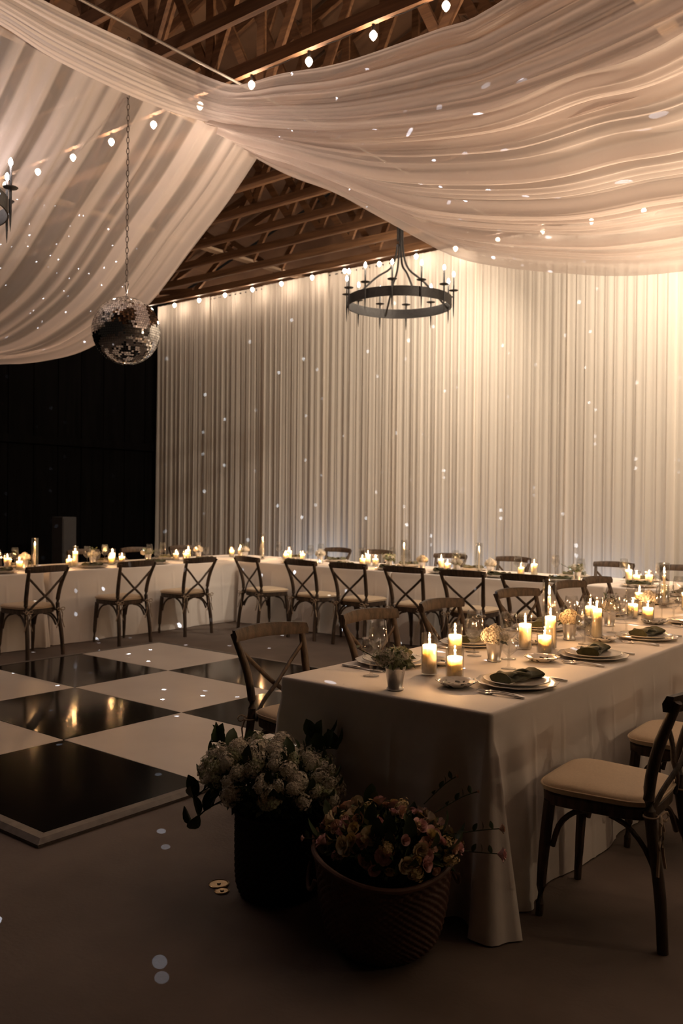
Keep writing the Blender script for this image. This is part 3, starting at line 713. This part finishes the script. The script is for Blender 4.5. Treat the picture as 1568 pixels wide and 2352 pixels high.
def fork_mesh():
    mb = MB(); mb.tube([(0, -.10, .003), (0, -.05, .006), (0, 0, .008), (0, .03, .006), (0, .042, .005)], [.006, .0045, .0028, .003, .007], 8, flat=1.3)
    mb.box((0, .05, .004), (.024, .02, .003))
    for k in range(4): mb.tube([(-.0096+.0064*k, .058, .004), (-.0096+.0064*k, .085, .003), (-.0096+.0064*k, .104, .006)], [.0018, .0018, .001], 5)
    return mb.mesh('fork', M['silver'])
def knife_mesh():
    mb = MB(); mb.tube([(0, -.115, .005), (0, -.06, .006), (0, -.01, .005)], [.005, .0065, .005], 8, flat=1.2)
    vs = [(-.001, -.01, .002), (.008, -.01, .002), (.010, .06, .002), (.004, .112, .002), (-.002, .115, .002)]
    vs += [(x, y, .0045) for x, y, z in vs]; mb.add(vs, [(4,3,2,1,0), (5,6,7,8,9)]+[(i, (i+1) % 5, 5+(i+1) % 5, 5+i) for i in range(5)])
    return mb.mesh('knife', M['silver'])
me_fork, me_knife = fork_mesh(), knife_mesh()
def item(name, me, x, y, z, rz, label, cat, group):
    o = put(name, me, None, (x, y, z), (0, 0, rz)); return tag(o, label, cat, group)
def setting(x, y, ax, where, full=True, glasses=True, bread=True, cutlery=True):
    """ax: angle of the direction a guest faces; local frame: y = facing, x = guest's right"""
    ca, sa = math.cos(ax-PI/2), math.sin(ax-PI/2)
    def W(lx, ly): return (x+lx*ca-ly*sa, y+lx*sa+ly*ca)
    r = ax-PI/2; z = TZ+.001
    item('charger_plate', me_charger, x, y, z, r, 'cream scalloped charger plate at '+where, 'plate', 'charger plates')
    item('dinner_plate', me_plate, x, y, z+.0085, r, 'white dinner plate on the charger at '+where, 'plate', 'dinner plates')
    item('napkin', me_napkin, x+.004, y, z+.0215, r+random.uniform(-.25, .25), 'olive green knotted napkin at '+where, 'napkin', 'olive napkins')
    if cutlery:
        p = W(-.205, -.03); item('fork', me_fork, *p, z, r+random.uniform(-.05, .05), 'silver dinner fork next to the plate at '+where, 'fork', 'dinner forks')
        p = W(-.235, -.05); item('fork', me_fork, *p, z, r+.1, 'outer silver salad fork at '+where, 'fork', 'salad forks')
        p = W(.205, -.02); item('knife', me_knife, *p, z, r, 'silver table knife at '+where, 'knife', 'table knives')
    if bread:
        p = W(-.19, .19); item('bread_plate', me_bread, *p, z, r, 'small floral-patterned bread plate at '+where, 'plate', 'patterned bread plates')
    if glasses:
        p = W(.10, .24) if full else W(.15, .14)
        item('wine_glass', me_wine, *p, z, 0, 'tall stemmed wine glass at '+where, 'glass', 'wine glasses')
        if full: p = W(.19, .19); item('water_goblet', me_goblet, *p, z, 0, 'low-stemmed water goblet at '+where, 'glass', 'water goblets')
for k, (x, y) in enumerate([(-1.735, 3.36), (-1.765, 4.235), (-1.785, 5.05), (-1.785, 5.92), (-1.785, 6.75), (-1.785, 7.55)]):
    wh = '%s setting, near table, cushioned-chair side' % ORD[k]
    ca = 1
    setting(x, y, PI, wh, bread=(k > 2), glasses=(k > 1))
    if k < 3: item('bread_plate', me_bread, [-1.912, -1.909, -1.936][k], [3.165, 3.957, 4.78][k], TZ+.001, .5, 'small floral-patterned bread plate at '+wh, 'plate', 'patterned bread plates')
item('wine_glass', me_wine, -2.06, 3.90, TZ+.001, 0, 'tall stemmed wine glass behind the white hydrangea posy', 'glass', 'wine glasses')
item('water_goblet', me_goblet, -1.935, 3.665, TZ+.001, 0, 'water goblet beside the first plate stack on the cushioned-chair side', 'glass', 'water goblets')
item('wine_glass', me_wine, -1.965, 4.60, TZ+.001, 0, 'tall stemmed wine glass before the cream blooms', 'glass', 'wine glasses')
item('water_goblet', me_goblet, -1.93, 4.50, TZ+.001, 0, 'water goblet beside the second plate stack on the cushioned-chair side', 'glass', 'water goblets')
for k, (x, y) in enumerate([(-2.42, 3.41), (-2.42, 4.16), (-2.41, 4.98), (-2.42, 5.98), (-2.42, 6.95), (-2.42, 7.7)]):
    wh = '%s setting, near table, dance-floor side' % ORD[k]
    setting(x, y, 0, wh, bread=(k > 1), glasses=(k > 1))
    if k < 2: item('bread_plate', me_bread, [-2.227, -2.20][k], [3.55, 4.42][k], TZ+.001, .5, 'small floral-patterned bread plate at '+wh, 'plate', 'patterned bread plates')
item('wine_glass', me_wine, -2.355, 3.19+.02, TZ+.001, 0, 'tall stemmed wine glass behind the leafy silver cup', 'glass', 'wine glasses')
item('water_goblet', me_goblet, -2.31, 3.10, TZ+.001, 0, 'water goblet beside the leafy silver cup', 'glass', 'water goblets')
item('wine_glass', me_wine, -2.232, 3.863, TZ+.001, 0, 'tall stemmed wine glass left of the hydrangea posy', 'glass', 'wine glasses')
item('water_goblet', me_goblet, -2.298, 3.96, TZ+.001, 0, 'water goblet just left of the hydrangea posy', 'glass', 'water goblets')
for k, x in enumerate([-7.4, -6.58, -5.92, -5.18, -4.5, -3.8, -3.0]):
    setting(x, 8.28, PI/2, 'far row, room side, %s from inner corner' % ORD[k], full=False, bread=False, cutlery=False)
for k, x in enumerate([-8.0, -7.25, -6.1, -5.2, -3.95, -3.2]):
    setting(x, 8.94, -PI/2, 'far row, drape side, %s from dark wall' % ORD[k], full=False, bread=False, cutlery=False)
for k, y in enumerate([4.9, 6.03, 6.94, 7.75]):
    setting(-8.48, y, PI, 'left row, room side, %s from picture edge' % ORD[k], full=True, bread=False, cutlery=False)
for k, y in enumerate([5.5, 6.7, 7.6]):
    setting(-9.1, y, 0, 'left row, black-wall side, %s from picture edge' % ORD[k], full=False, bread=False, cutlery=False)

# ------------------------------------------------------------------ flower baskets on the floor
def weave(prof, n, rows, amp, name, mat, parent, lip=None):
    P = curve([(r, 0, z) for r, z in prof], rows); V = []
    for k in range(rows):
        for i in range(n):
            a = 2*PI*i/n; r = P[k][0]+amp*math.cos(a*n/6+PI*(k//3 % 2))*(1 if k % 3 else .1)
            z = P[k][2]+(lip(a)*(k/(rows-1))**2 if lip else 0)
            V.append((r*math.cos(a), r*math.sin(a), z))
    Fc = [(k*n+i, k*n+(i+1) % n, (k+1)*n+(i+1) % n, (k+1)*n+i) for k in range(rows-1) for i in range(n)]
    Fc.append(tuple(reversed(range(n))))
    return MB().add(V, Fc).build(name, mat, parent, smooth=True, auto=False)
BA = (-2.37, 2.575, 0)
b1 = thing('dark_basket', 'tall round near-black woven basket holding white flowers by the table end', 'basket', BA)
weave([(.150, .002), (.168, .06), (.172, .2), (.172, .33)], 216, 84, .005, 'woven_body', M['wicker_dark'], b1)
MB().tube([(.173*math.cos(a), .173*math.sin(a), .332) for a in np.linspace(0, 2*PI, 41)[:-1]], .009, 8, closed=True).build('rim', M['wicker_dark'], b1)
MB().lathe([(.001, .29), (.168, .29)], 24, cap=False).build('lining', M['wicker_dark'], b1)
BB = (-1.80, 2.50, 0)
b2 = thing('wicker_basket', 'wide reddish brown wicker basket holding pink and yellow flowers', 'basket', BB)
lip = lambda a: .045*max(0, math.cos(a-3.95))**2+.045*max(0, math.cos(a-.80))**2
weave([(.155, .002), (.195, .05), (.222, .15), (.235, .25), (.245, .29)], 264, 84, .0055, 'woven_body', M['wicker'], b2, lip)
MB().tube([(.246*math.cos(a), .246*math.sin(a), .293+lip(a)) for a in np.linspace(0, 2*PI, 49)[:-1]], .010, 8, closed=True).build('rim', M['wicker'], b2)
MB().lathe([(.001, .25), (.232, .25)], 24, cap=False).build('lining', M['wicker_dark'], b2)
for a0 in (3.95, .80):
    e = Vector((math.cos(a0), math.sin(a0), 0)); s_ = Vector((-math.sin(a0), math.cos(a0), 0))
    MB().tube([e*(.25+.015*math.sin(q))+s_*(.075*math.cos(q))+Vector((0, 0, .27-.055*math.sin(q))) for q in np.linspace(0, PI, 13)], .007, 8).build('handle', M['wicker'], b2)
def bouquet(label, cen, rad, n_leaf, spec, seed, name):
    r = np.random.default_rng(seed)
    t = thing(name, label, 'flowers', cen)
    stuff_leaves(t, n_leaf, (0, 0, 0), (rad[0]*.9, rad[1]*.9, rad[2]*.8), seed, 'leaf', (.025, .06))
    stuff_leaves(t, n_leaf//4, (0, 0, rad[2]*.1), rad, seed+1, 'leaf_pale', (.02, .035), 'sprigs')
    k = 0; tot = sum(c for _, c in spec)
    for kd, c in spec:
        for i in range(c):
            zz = 1-1.05*((k*7 % tot)+.5)/tot; a = k*2.39996+r.uniform(-.3, .3); q = math.sqrt(max(0, 1-zz*zz)); d = Vector((q*math.cos(a), q*math.sin(a), zz))
            p = Vector((d.x*rad[0], d.y*rad[1], d.z*rad[2]))*r.uniform(.85, 1.05)
            ms = F[kd]; me = ms[int(r.integers(len(ms)))]; s_ = r.uniform(.7, 1.1)
            put(me.name.split('.')[0], me, t, p, orient(d+Vector(r.normal(size=3))*.35, r.uniform(0, 6)), (s_*r.uniform(.75, 1.15), s_*r.uniform(.75, 1.15), s_*r.uniform(.85, 1.25))); k += 1
    for i in range(34):
        a = r.uniform(0, 6.28); zz = r.uniform(-.25, .9); q = math.sqrt(1-zz*zz); d = Vector((q*math.cos(a), q*math.sin(a), zz))
        put('leaf', leafs[int(r.integers(2))], t, (d.x*rad[0]*.95, d.y*rad[1]*.95, d.z*rad[2]*.95), (orient(d).to_matrix() @ Matrix.Rotation(1.1, 3, 'X')).to_euler(), (1.15,)*3)
    return t
t = bouquet('big bouquet of white hydrangea and lilac with dark leaves in the dark basket', (-2.41, 2.56, .42), (.30, .20, .16), 1500, [('hyd', 40), ('lilac', 80), ('cream', 3)], 31, 'white_bouquet')
for k, (dx, dy, dz) in enumerate([(-.30, -.10, -.10), (-.27, -.15, -.20), (.10, .19, .17), (-.30, -.02, .12), (.16, .20, .13)]):
    st = curve([(dx*.6, dy*.6, dz*.5+.03), (dx*.9, dy*.9, dz*.8+.03), (dx*1.08, dy*1.08, dz)], 7)
    MB().tube(st, .003, 5).build('stem', M['stem'], t)
    for q in range(2, 7): put('leaf', leafs[0], t, st[q], (.6+.3*q, .4, q*2.1+k), (1.2,)*3)
t = bouquet('low bouquet of pink, peach and yellow roses in the wicker basket', (-1.80, 2.52, .345), (.255, .20, .12), 1500, [('pink', 36), ('peach', 28), ('yellow', 32), ('rosecream', 14)], 57, 'rose_bouquet')
for k, (dx, dy, dz) in enumerate([(.27, .22, .06), (.30, .16, .0), (.20, .20, .18), (.10, .24, .2), (-.20, -.16, .02)]):
    st = curve([(dx*.6, dy*.6, dz*.6), (dx*.95, dy*.95, dz*.9), (dx*1.15, dy*1.15, dz)], 7)
    MB().tube(st, .0022, 5).build('stem', M['stem'], t)
    put('rose', F['pink'][0] if k in (1, 4) else F['peach'][1], t, st[6], orient(Vector(st[6])-Vector(st[4])), (.8 if k < 2 else .35,)*3)
    for q in range(2, 6): put('leaf', leafs[1], t, st[q], (.5+.3*q, .3, q*2.1), (.55,)*3)

# two little brass lids on the floor
for nm, (x, y), rr, lb in (('floor_socket_lid', (-2.592, 2.462), .042, 'larger round brass lid lying on the floor beside the dark basket'), ('floor_socket_lid', (-2.535, 2.425), .030, 'smaller round brass lid on the floor touching the dark basket')):
    t = thing(nm, lb, 'lid', (x, y, 0))
    MB().lathe([(.001, .001), (rr, .001), (rr, .004), (rr-.004, .006), (rr-.006, .004), (.001, .004)], 28, cap=False).build('plate', M['brass'], t)
    MB().lathe([(.001, .004), (.008, .004), (.007, .008), (.001, .008)], 12, cap=False).build('knob', M['brass'], t)

# ------------------------------------------------------------------ mirror ball
BP = Vector((-5.823, 4.448, 2.932)); BR = .272
ball = thing('mirror_ball', 'silver mirror ball hanging on a thin chain above the dance floor', 'disco ball', BP)
MB().lathe([(.0005+BR*.985*math.sin(a), -BR*.985*math.cos(a)) for a in np.linspace(0, PI, 40)], 64, cap=False).build('core', M['grout'], ball)
mb = MB(); ts = .0185; r_ = np.random.default_rng(5); rows = int(PI*BR/ts)
for k in range(rows):
    th = PI*(k+.5)/rows; cr = BR*math.sin(th); n = max(4, int(2*PI*cr/ts)); ph0 = r_.uniform(0, 6.28)
    for i in range(n):
        a = ph0+2*PI*i/n; nrm = Vector((math.sin(th)*math.cos(a), math.sin(th)*math.sin(a), math.cos(th)))
        e1 = Vector((-math.sin(a), math.cos(a), 0)); e2 = nrm.cross(e1)
        n2 = (nrm+e1*r_.normal()*.035+e2*r_.normal()*.035).normalized(); e1 = e2.cross(n2).normalized(); e2 = n2.cross(e1)
        h1, h2 = PI*cr/n*.88, ts*.44; c = nrm*BR
        top = [c+e1*h1*p+e2*h2*q for p, q in ((-1,-1),(1,-1),(1,1),(-1,1))]; bot = [p-n2*.004 for p in top]
        mb.add(top+bot, [(0,1,2,3),(0,4,5,1),(1,5,6,2),(2,6,7,3),(3,7,4,0)])
o = mb.build('mirror_tiles', M['mirror'], ball, smooth=False); o['kind'] = 'stuff'
MB().lathe([(.001, BR-.01), (.018, BR-.006), (.018, BR+.006), (.008, BR+.012), (.006, BR+.03), (.001, BR+.032)], 16, cap=False).build('cap', M['steel'], ball)
MB().tube([(x, 0, z+BR) for x, z in [(0, .022), (-.012, .06), (-.020, .10), (-.016, .125), (0, .136), (.016, .125), (.020, .10), (.012, .06)]], .0055, 8, closed=True).build('clip', M['steel'], ball)
link = MB().tube([(.011*math.cos(a), 0, .026*math.sin(a)) for a in np.linspace(0, 2*PI, 15)[:-1]], .0030, 6, closed=True, up=(0, 1, 0)).mesh('chain_link', M['chain'])
z = BR+.155; k = 0
while BP.z+z < ZC+.04:
    put('chain_link', link, ball, (0, 0, z), (0, 0, .5 if k % 2 else .5+PI/2)); z += .0445; k += 1
# added lamps in place of facet reflections, under and over the ball, broken into beams
def fleck_lamp(z, power, k, thr, keep):
    l = lamp('added_fleck_lamp', ball, (0, 0, z), power, (1, 1, 1), .001); d = l.data; d.use_nodes = True; nt = d.node_tree; nt.nodes.clear()
    out = N(nt, 'ShaderNodeOutputLight'); em = N(nt, 'ShaderNodeEmission'); em.inputs[0].default_value = (.74, .84, 1.0, 1)
    tc = N(nt, 'ShaderNodeTexCoord'); sp = N(nt, 'ShaderNodeSeparateXYZ'); nt.links.new(tc.outputs['Normal'], sp.inputs[0])
    ab = N(nt, 'ShaderNodeMath', operation='ABSOLUTE'); nt.links.new(sp.outputs[2], ab.inputs[0])
    ad = N(nt, 'ShaderNodeMath', operation='ADD'); ad.inputs[1].default_value = 1.0; nt.links.new(ab.outputs[0], ad.inputs[0])
    dv = N(nt, 'ShaderNodeMath', operation='DIVIDE'); dv.inputs[0].default_value = k; nt.links.new(ad.outputs[0], dv.inputs[1])
    vm = N(nt, 'ShaderNodeVectorMath', operation='SCALE'); nt.links.new(tc.outputs['Normal'], vm.inputs[0]); nt.links.new(dv.outputs[0], vm.inputs['Scale'])
    vo = N(nt, 'ShaderNodeTexVoronoi', voronoi_dimensions='2D'); vo.inputs['Scale'].default_value = 1.0; vo.inputs['Randomness'].default_value = .9; nt.links.new(vm.outputs[0], vo.inputs['Vector'])
    lt = N(nt, 'ShaderNodeMath', operation='LESS_THAN'); lt.inputs[1].default_value = thr; nt.links.new(vo.outputs['Distance'], lt.inputs[0])
    sc_ = N(nt, 'ShaderNodeSeparateColor'); nt.links.new(vo.outputs['Color'], sc_.inputs[0])
    kp = N(nt, 'ShaderNodeMath', operation='GREATER_THAN'); kp.inputs[1].default_value = 1-keep; nt.links.new(sc_.outputs[0], kp.inputs[0])
    ml = N(nt, 'ShaderNodeMath', operation='MULTIPLY'); nt.links.new(lt.outputs[0], ml.inputs[0]); nt.links.new(kp.outputs[0], ml.inputs[1])
    m2 = N(nt, 'ShaderNodeMath', operation='MULTIPLY'); nt.links.new(ml.outputs[0], m2.inputs[0])
    m3 = N(nt, 'ShaderNodeMath', operation='MULTIPLY'); m3.inputs[1].default_value = FLECK; nt.links.new(sc_.outputs[1], m3.inputs[0]); nt.links.new(m3.outputs[0], m2.inputs[1])
    nt.links.new(m2.outputs[0], em.inputs[1]); nt.links.new(em.outputs[0], out.inputs[0])
fleck_lamp(-BR-.02, 300.0, 15.0, .048, .5)
fleck_lamp(BR+.17, 300.0, 17.0, .045, .36)

# ------------------------------------------------------------------ chandeliers
def bulb_profile(r, h): return [(.0005, 0), (r*.55, h*.06), (r*.9, h*.25), (r, h*.4), (r*.85, h*.6), (r*.45, h*.85), (.0005, h)]
cb_me = MB().lathe(bulb_profile(.017, .062), 14, cap=False).mesh('bulb', M['bulb_cool'])
def chandelier(label, loc, rz, hub_h, power, colr, D=1.21):
    t = thing('iron_chandelier', label, 'chandelier', loc, rz); R = D/2
    n = 64; V = []; Fc = []
    for k, (dr, z) in enumerate([(0, -.055), (0, .055), (-.012, .055), (-.012, -.055)]):
        for i in range(n): a = 2*PI*i/n; V.append(((R+dr)*math.cos(a), (R+dr)*math.sin(a), z))
    for k in range(4):
        for i in range(n): Fc.append((k*n+i, k*n+(i+1) % n, ((k+1) % 4)*n+(i+1) % n, ((k+1) % 4)*n+i))
    MB().add(V, Fc).build('ring', M['iron'], t)
    stem_me = None
    for k in range(12):
        a = 2*PI*k/12+.13; p = Vector((math.cos(a)*(R+.02), math.sin(a)*(R+.02), 0))
        if k == 0:
            me_s = MB().lathe([(.001, -.20), (.006, -.15), (.010, -.05), (.011, .28), (.001, .28)], 10, cap=False).mesh('candle_stem', M['iron'])
            me_p = MB().lathe([(.011, .112), (.05, .118), (.055, .124), (.05, .124), (.011, .120)], 20, cap=False).mesh('drip_pan', M['iron'])
        s_ = put('candle_stem', me_s, t, p); put('drip_pan', me_p, s_); put('bulb', cb_me, s_, (0, 0, .28))
        lamp('bulb_light', t, p+Vector((0, 0, .312)), power, colr, .012)
    for k in range(4):
        a = 2*PI*k/4+.55; c, s_ = math.cos(a), math.sin(a)
        pts = curve([(.03*c, .03*s_, hub_h), (.035*c, .035*s_, hub_h-.32), (.10*c, .10*s_, hub_h-.55), (.30*c, .30*s_, .26), ((R-.012)*c, (R-.012)*s_, -.03)], 22)
        MB().tube(pts, .012, 8).build('rod', M['iron'], t)
    MB().lathe([(.001, hub_h-.03), (.045, hub_h-.02), (.045, hub_h+.03), (.012, hub_h+.05), (.012, hub_h+.07), (.001, hub_h+.07)], 16, cap=False).build('hub', M['iron'], t)
    MB().box((0, 0, ZC-.012-loc[2]), (.10, .10, .02)).build('mount_plate', M['iron'], t, smooth=False)
    mbx = MB().box((0, 0, ZC-.003-loc[2]), (.09, 1.4, .012)); mo = mbx.build('mount_bar', M['iron'], t, smooth=False); mo.rotation_euler = (0, 0, -rz)
    zz = hub_h+.085; k = 0
    while loc[2]+zz < ZC+.02: put('chain_link', link, t, (0, 0, zz), (0, 0, k % 2*PI/2)); zz += .0445; k += 1
    return t
chandelier('round black iron chandelier with candle bulbs before the pale drapes', (-5.892, 8.378, 3.895), .35, .96, P_CHAND, (1.0, .82, .62))
chandelier('iron chandelier cut by the picture edge, near the black wall side', (-6.342, 3.015, 3.715), .2, .95, P_CHAND*.75, (1.0, .84, .80))

# ------------------------------------------------------------------ string lights
sb_me = MB().lathe(bulb_profile(.030, .075), 14, cap=False).mesh('bulb', M['bulb'])
sk_me = MB().lathe([(.001, .045), (.013, .045), (.014, .0), (.010, -.012), (.001, -.012)], 10, cap=False).mesh('socket', M['black_plastic'])
def string(label, y, z, xs, power):
    t = thing('string_lights', label, 'string lights')
    pts = []
    for a, b in zip(xs[:-1], xs[1:]): pts += [(a, y, z+.06), ((a+b)/2, y, z+.035)]
    pts.append((xs[-1], y, z+.06))
    MB().tube(curve(pts, len(pts)*3), .004, 5).build('cord', M['black_plastic'], t)
    for x in xs:
        s_ = put('socket', sk_me, t, (x, y, z)); b = put('bulb', sb_me, s_, (0, 0, -.008), (PI, 0, 0))
        lamp('bulb_light', t, (x, y, z-.045), power, BULB, .02)
string('string of globe bulbs along the truss above the pale drapes', 10.74, 5.24, [-13.31+.672*k for k in range(23)], P_STRING)
string('string of globe bulbs on the truss across the swags', 5.42, 5.20, [-12.6+.655*k for k in range(22)], P_STRING*1.35)

# ------------------------------------------------------------------ added unseen lamps on truss, wall and floor, to brighten swags and drapes
def wash(label, loc, dst, power, colr, size, blend=.9, radius=.06):
    t = thing('added_wash_light', label, 'spotlight', loc)
    d = (Vector(dst)-Vector(loc)).normalized(); rot = d.to_track_quat('Z', 'Y').to_euler()
    c = MB().lathe([(.05, -.14), (.075, -.12), (.08, .06), (.076, .06), (.07, -.10), (.001, -.12)], 20, cap=False).build('housing', M['black_plastic'], t); c.rotation_euler = rot
    y = MB().tube([(.09, 0, 0), (.09, 0, -.10), (0, 0, -.15), (-.09, 0, -.10), (-.09, 0, 0)], .007, 6).build('yoke', M['black_plastic'], t); y.rotation_euler = rot
    if loc[2] > 4: MB().tube([(0, 0, 0), (0, .12, .02), (0, .12, ZC-loc[2]+.01)], .012, 8).build('clamp', M['black_plastic'], t)
    if loc[0] > 1.9: MB().tube([(0, 0, 0), (XR-loc[0], 0, 0)], .012, 8).build('clamp', M['black_plastic'], t)
    l = lamp('lamp', t, d*.075, power, colr, radius, 'SPOT'); l.data.spot_size = size; l.data.spot_blend = blend
    l.rotation_euler = d.to_track_quat('-Z', 'Y').to_euler()
ADDED_WASH = (1.0, .82, .63)
wash('added floor uplight, unseen by the side wall, turned up at the broad swag', (1.7, 6.9, .3), (-1.9, 5.6, 3.4), 2000, (1.0, .74, .50), 1.15, 1.0)  # unseen uplights added to brighten the underside of the near swag
wash('added floor uplight, unseen by the side wall nearer the viewer, turned up at the swag', (1.7, 4.2, .3), (-1.7, 4.6, 3.6), 1150, (1.0, .74, .50), 1.2, 1.0)
wash('added narrow blue pin spot, unseen on the side wall, aimed at the mirror ball', (2.0, 7.4, 3.0), BP, 120, (.45, .66, 1.0), .12, .3, .12)  # unseen spot added for a bluish highlight on the ball
wash('added black wash light on the truss behind the low swag, aimed at the drapes', (-3.2, 9.196, 4.95), (-4.0, 11.0, 3.0), 330, ADDED_WASH, 2.3)  # fixtures added behind the swag to brighten the end-wall drapes
wash('added black wash light on the truss behind the low swag, nearer the side wall', (-1.2, 9.196, 4.95), (-2.0, 11.0, 2.6), 330, ADDED_WASH, 2.3)
wash('added black wash light on the truss just above the iron chandelier side of the swag', (-5.5, 9.196, 5.0), (-9.4, 11.0, 2.0), 520, ADDED_WASH, 2.2)
wash('added black wash light on the truss farther back behind the swag, wide beam', (-1.8, 7.24, 4.9), (-5.0, 11.0, 2.2), 520, ADDED_WASH, 2.0)
# fill lamps added as sconces on the unseen side wall, brightening the right side
for k, y in enumerate((4.6, 7.4)):
    t = thing('added_sconce', 'added warm glass fill sconce, unseen on the side wall, %s from the viewer' % ORD[k], 'wall lamp', (XR, y, 2.3), 0, 'added fill sconces')
    MB().box((-.012, 0, 0), (.024, .12, .26)).build('back_plate', M['iron'], t, smooth=False)
    MB().tube([(-.02, 0, -.06), (-.10, 0, -.07), (-.14, 0, -.03)], .009, 8).build('arm', M['iron'], t)
    MB().lathe([(.03, -.03), (.055, .0), (.065, .10), (.075, .15)], 20, c=(-.14, 0, 0), cap=False).build('shade', M['glass'], t)
    put('bulb', sb_me, t, (-.14, 0, .0)); lamp('bulb_light', t, (-.14, 0, .04), P_ADDED_SCONCE, (1.0, .72, .46), .03)
wash('added floor uplight hidden behind the far row, nearest the inner corner', (-9.0, 10.35, .2), (-9.4, 11.0, 1.0), 20, (.62, .76, 1.0), 2.6)  # unseen lamps added for the cool tint low on the drapes
wash('added floor uplight hidden behind the far row, at its middle', (-6.6, 10.35, .2), (-6.6, 11.0, 1.0), 22, (.62, .76, 1.0), 2.6)
wash('added floor uplight hidden behind the far row, toward the near row', (-4.4, 10.35, .2), (-4.4, 11.0, 1.0), 18, (.70, .80, 1.0), 2.6)

# dim cabinet by the black wall
t = thing('tall_cabinet', 'dim grey upright cabinet by the black wall beyond the left row', 'cabinet', (-12.5, 8.34, 0))
bevel(MB().box((0, 0, .66), (.30, .26, 1.26)).build('body', M['grey_box'], t, smooth=False), .01)
for dz in (.36, .98): bevel(MB().box((.155, 0, dz), (.012, .23, .56)).build('door', M['grey_box'], t, smooth=False), .004)
MB().box((0, 0, .02), (.27, .23, .04)).build('plinth', M['black_plastic'], t, smooth=False)
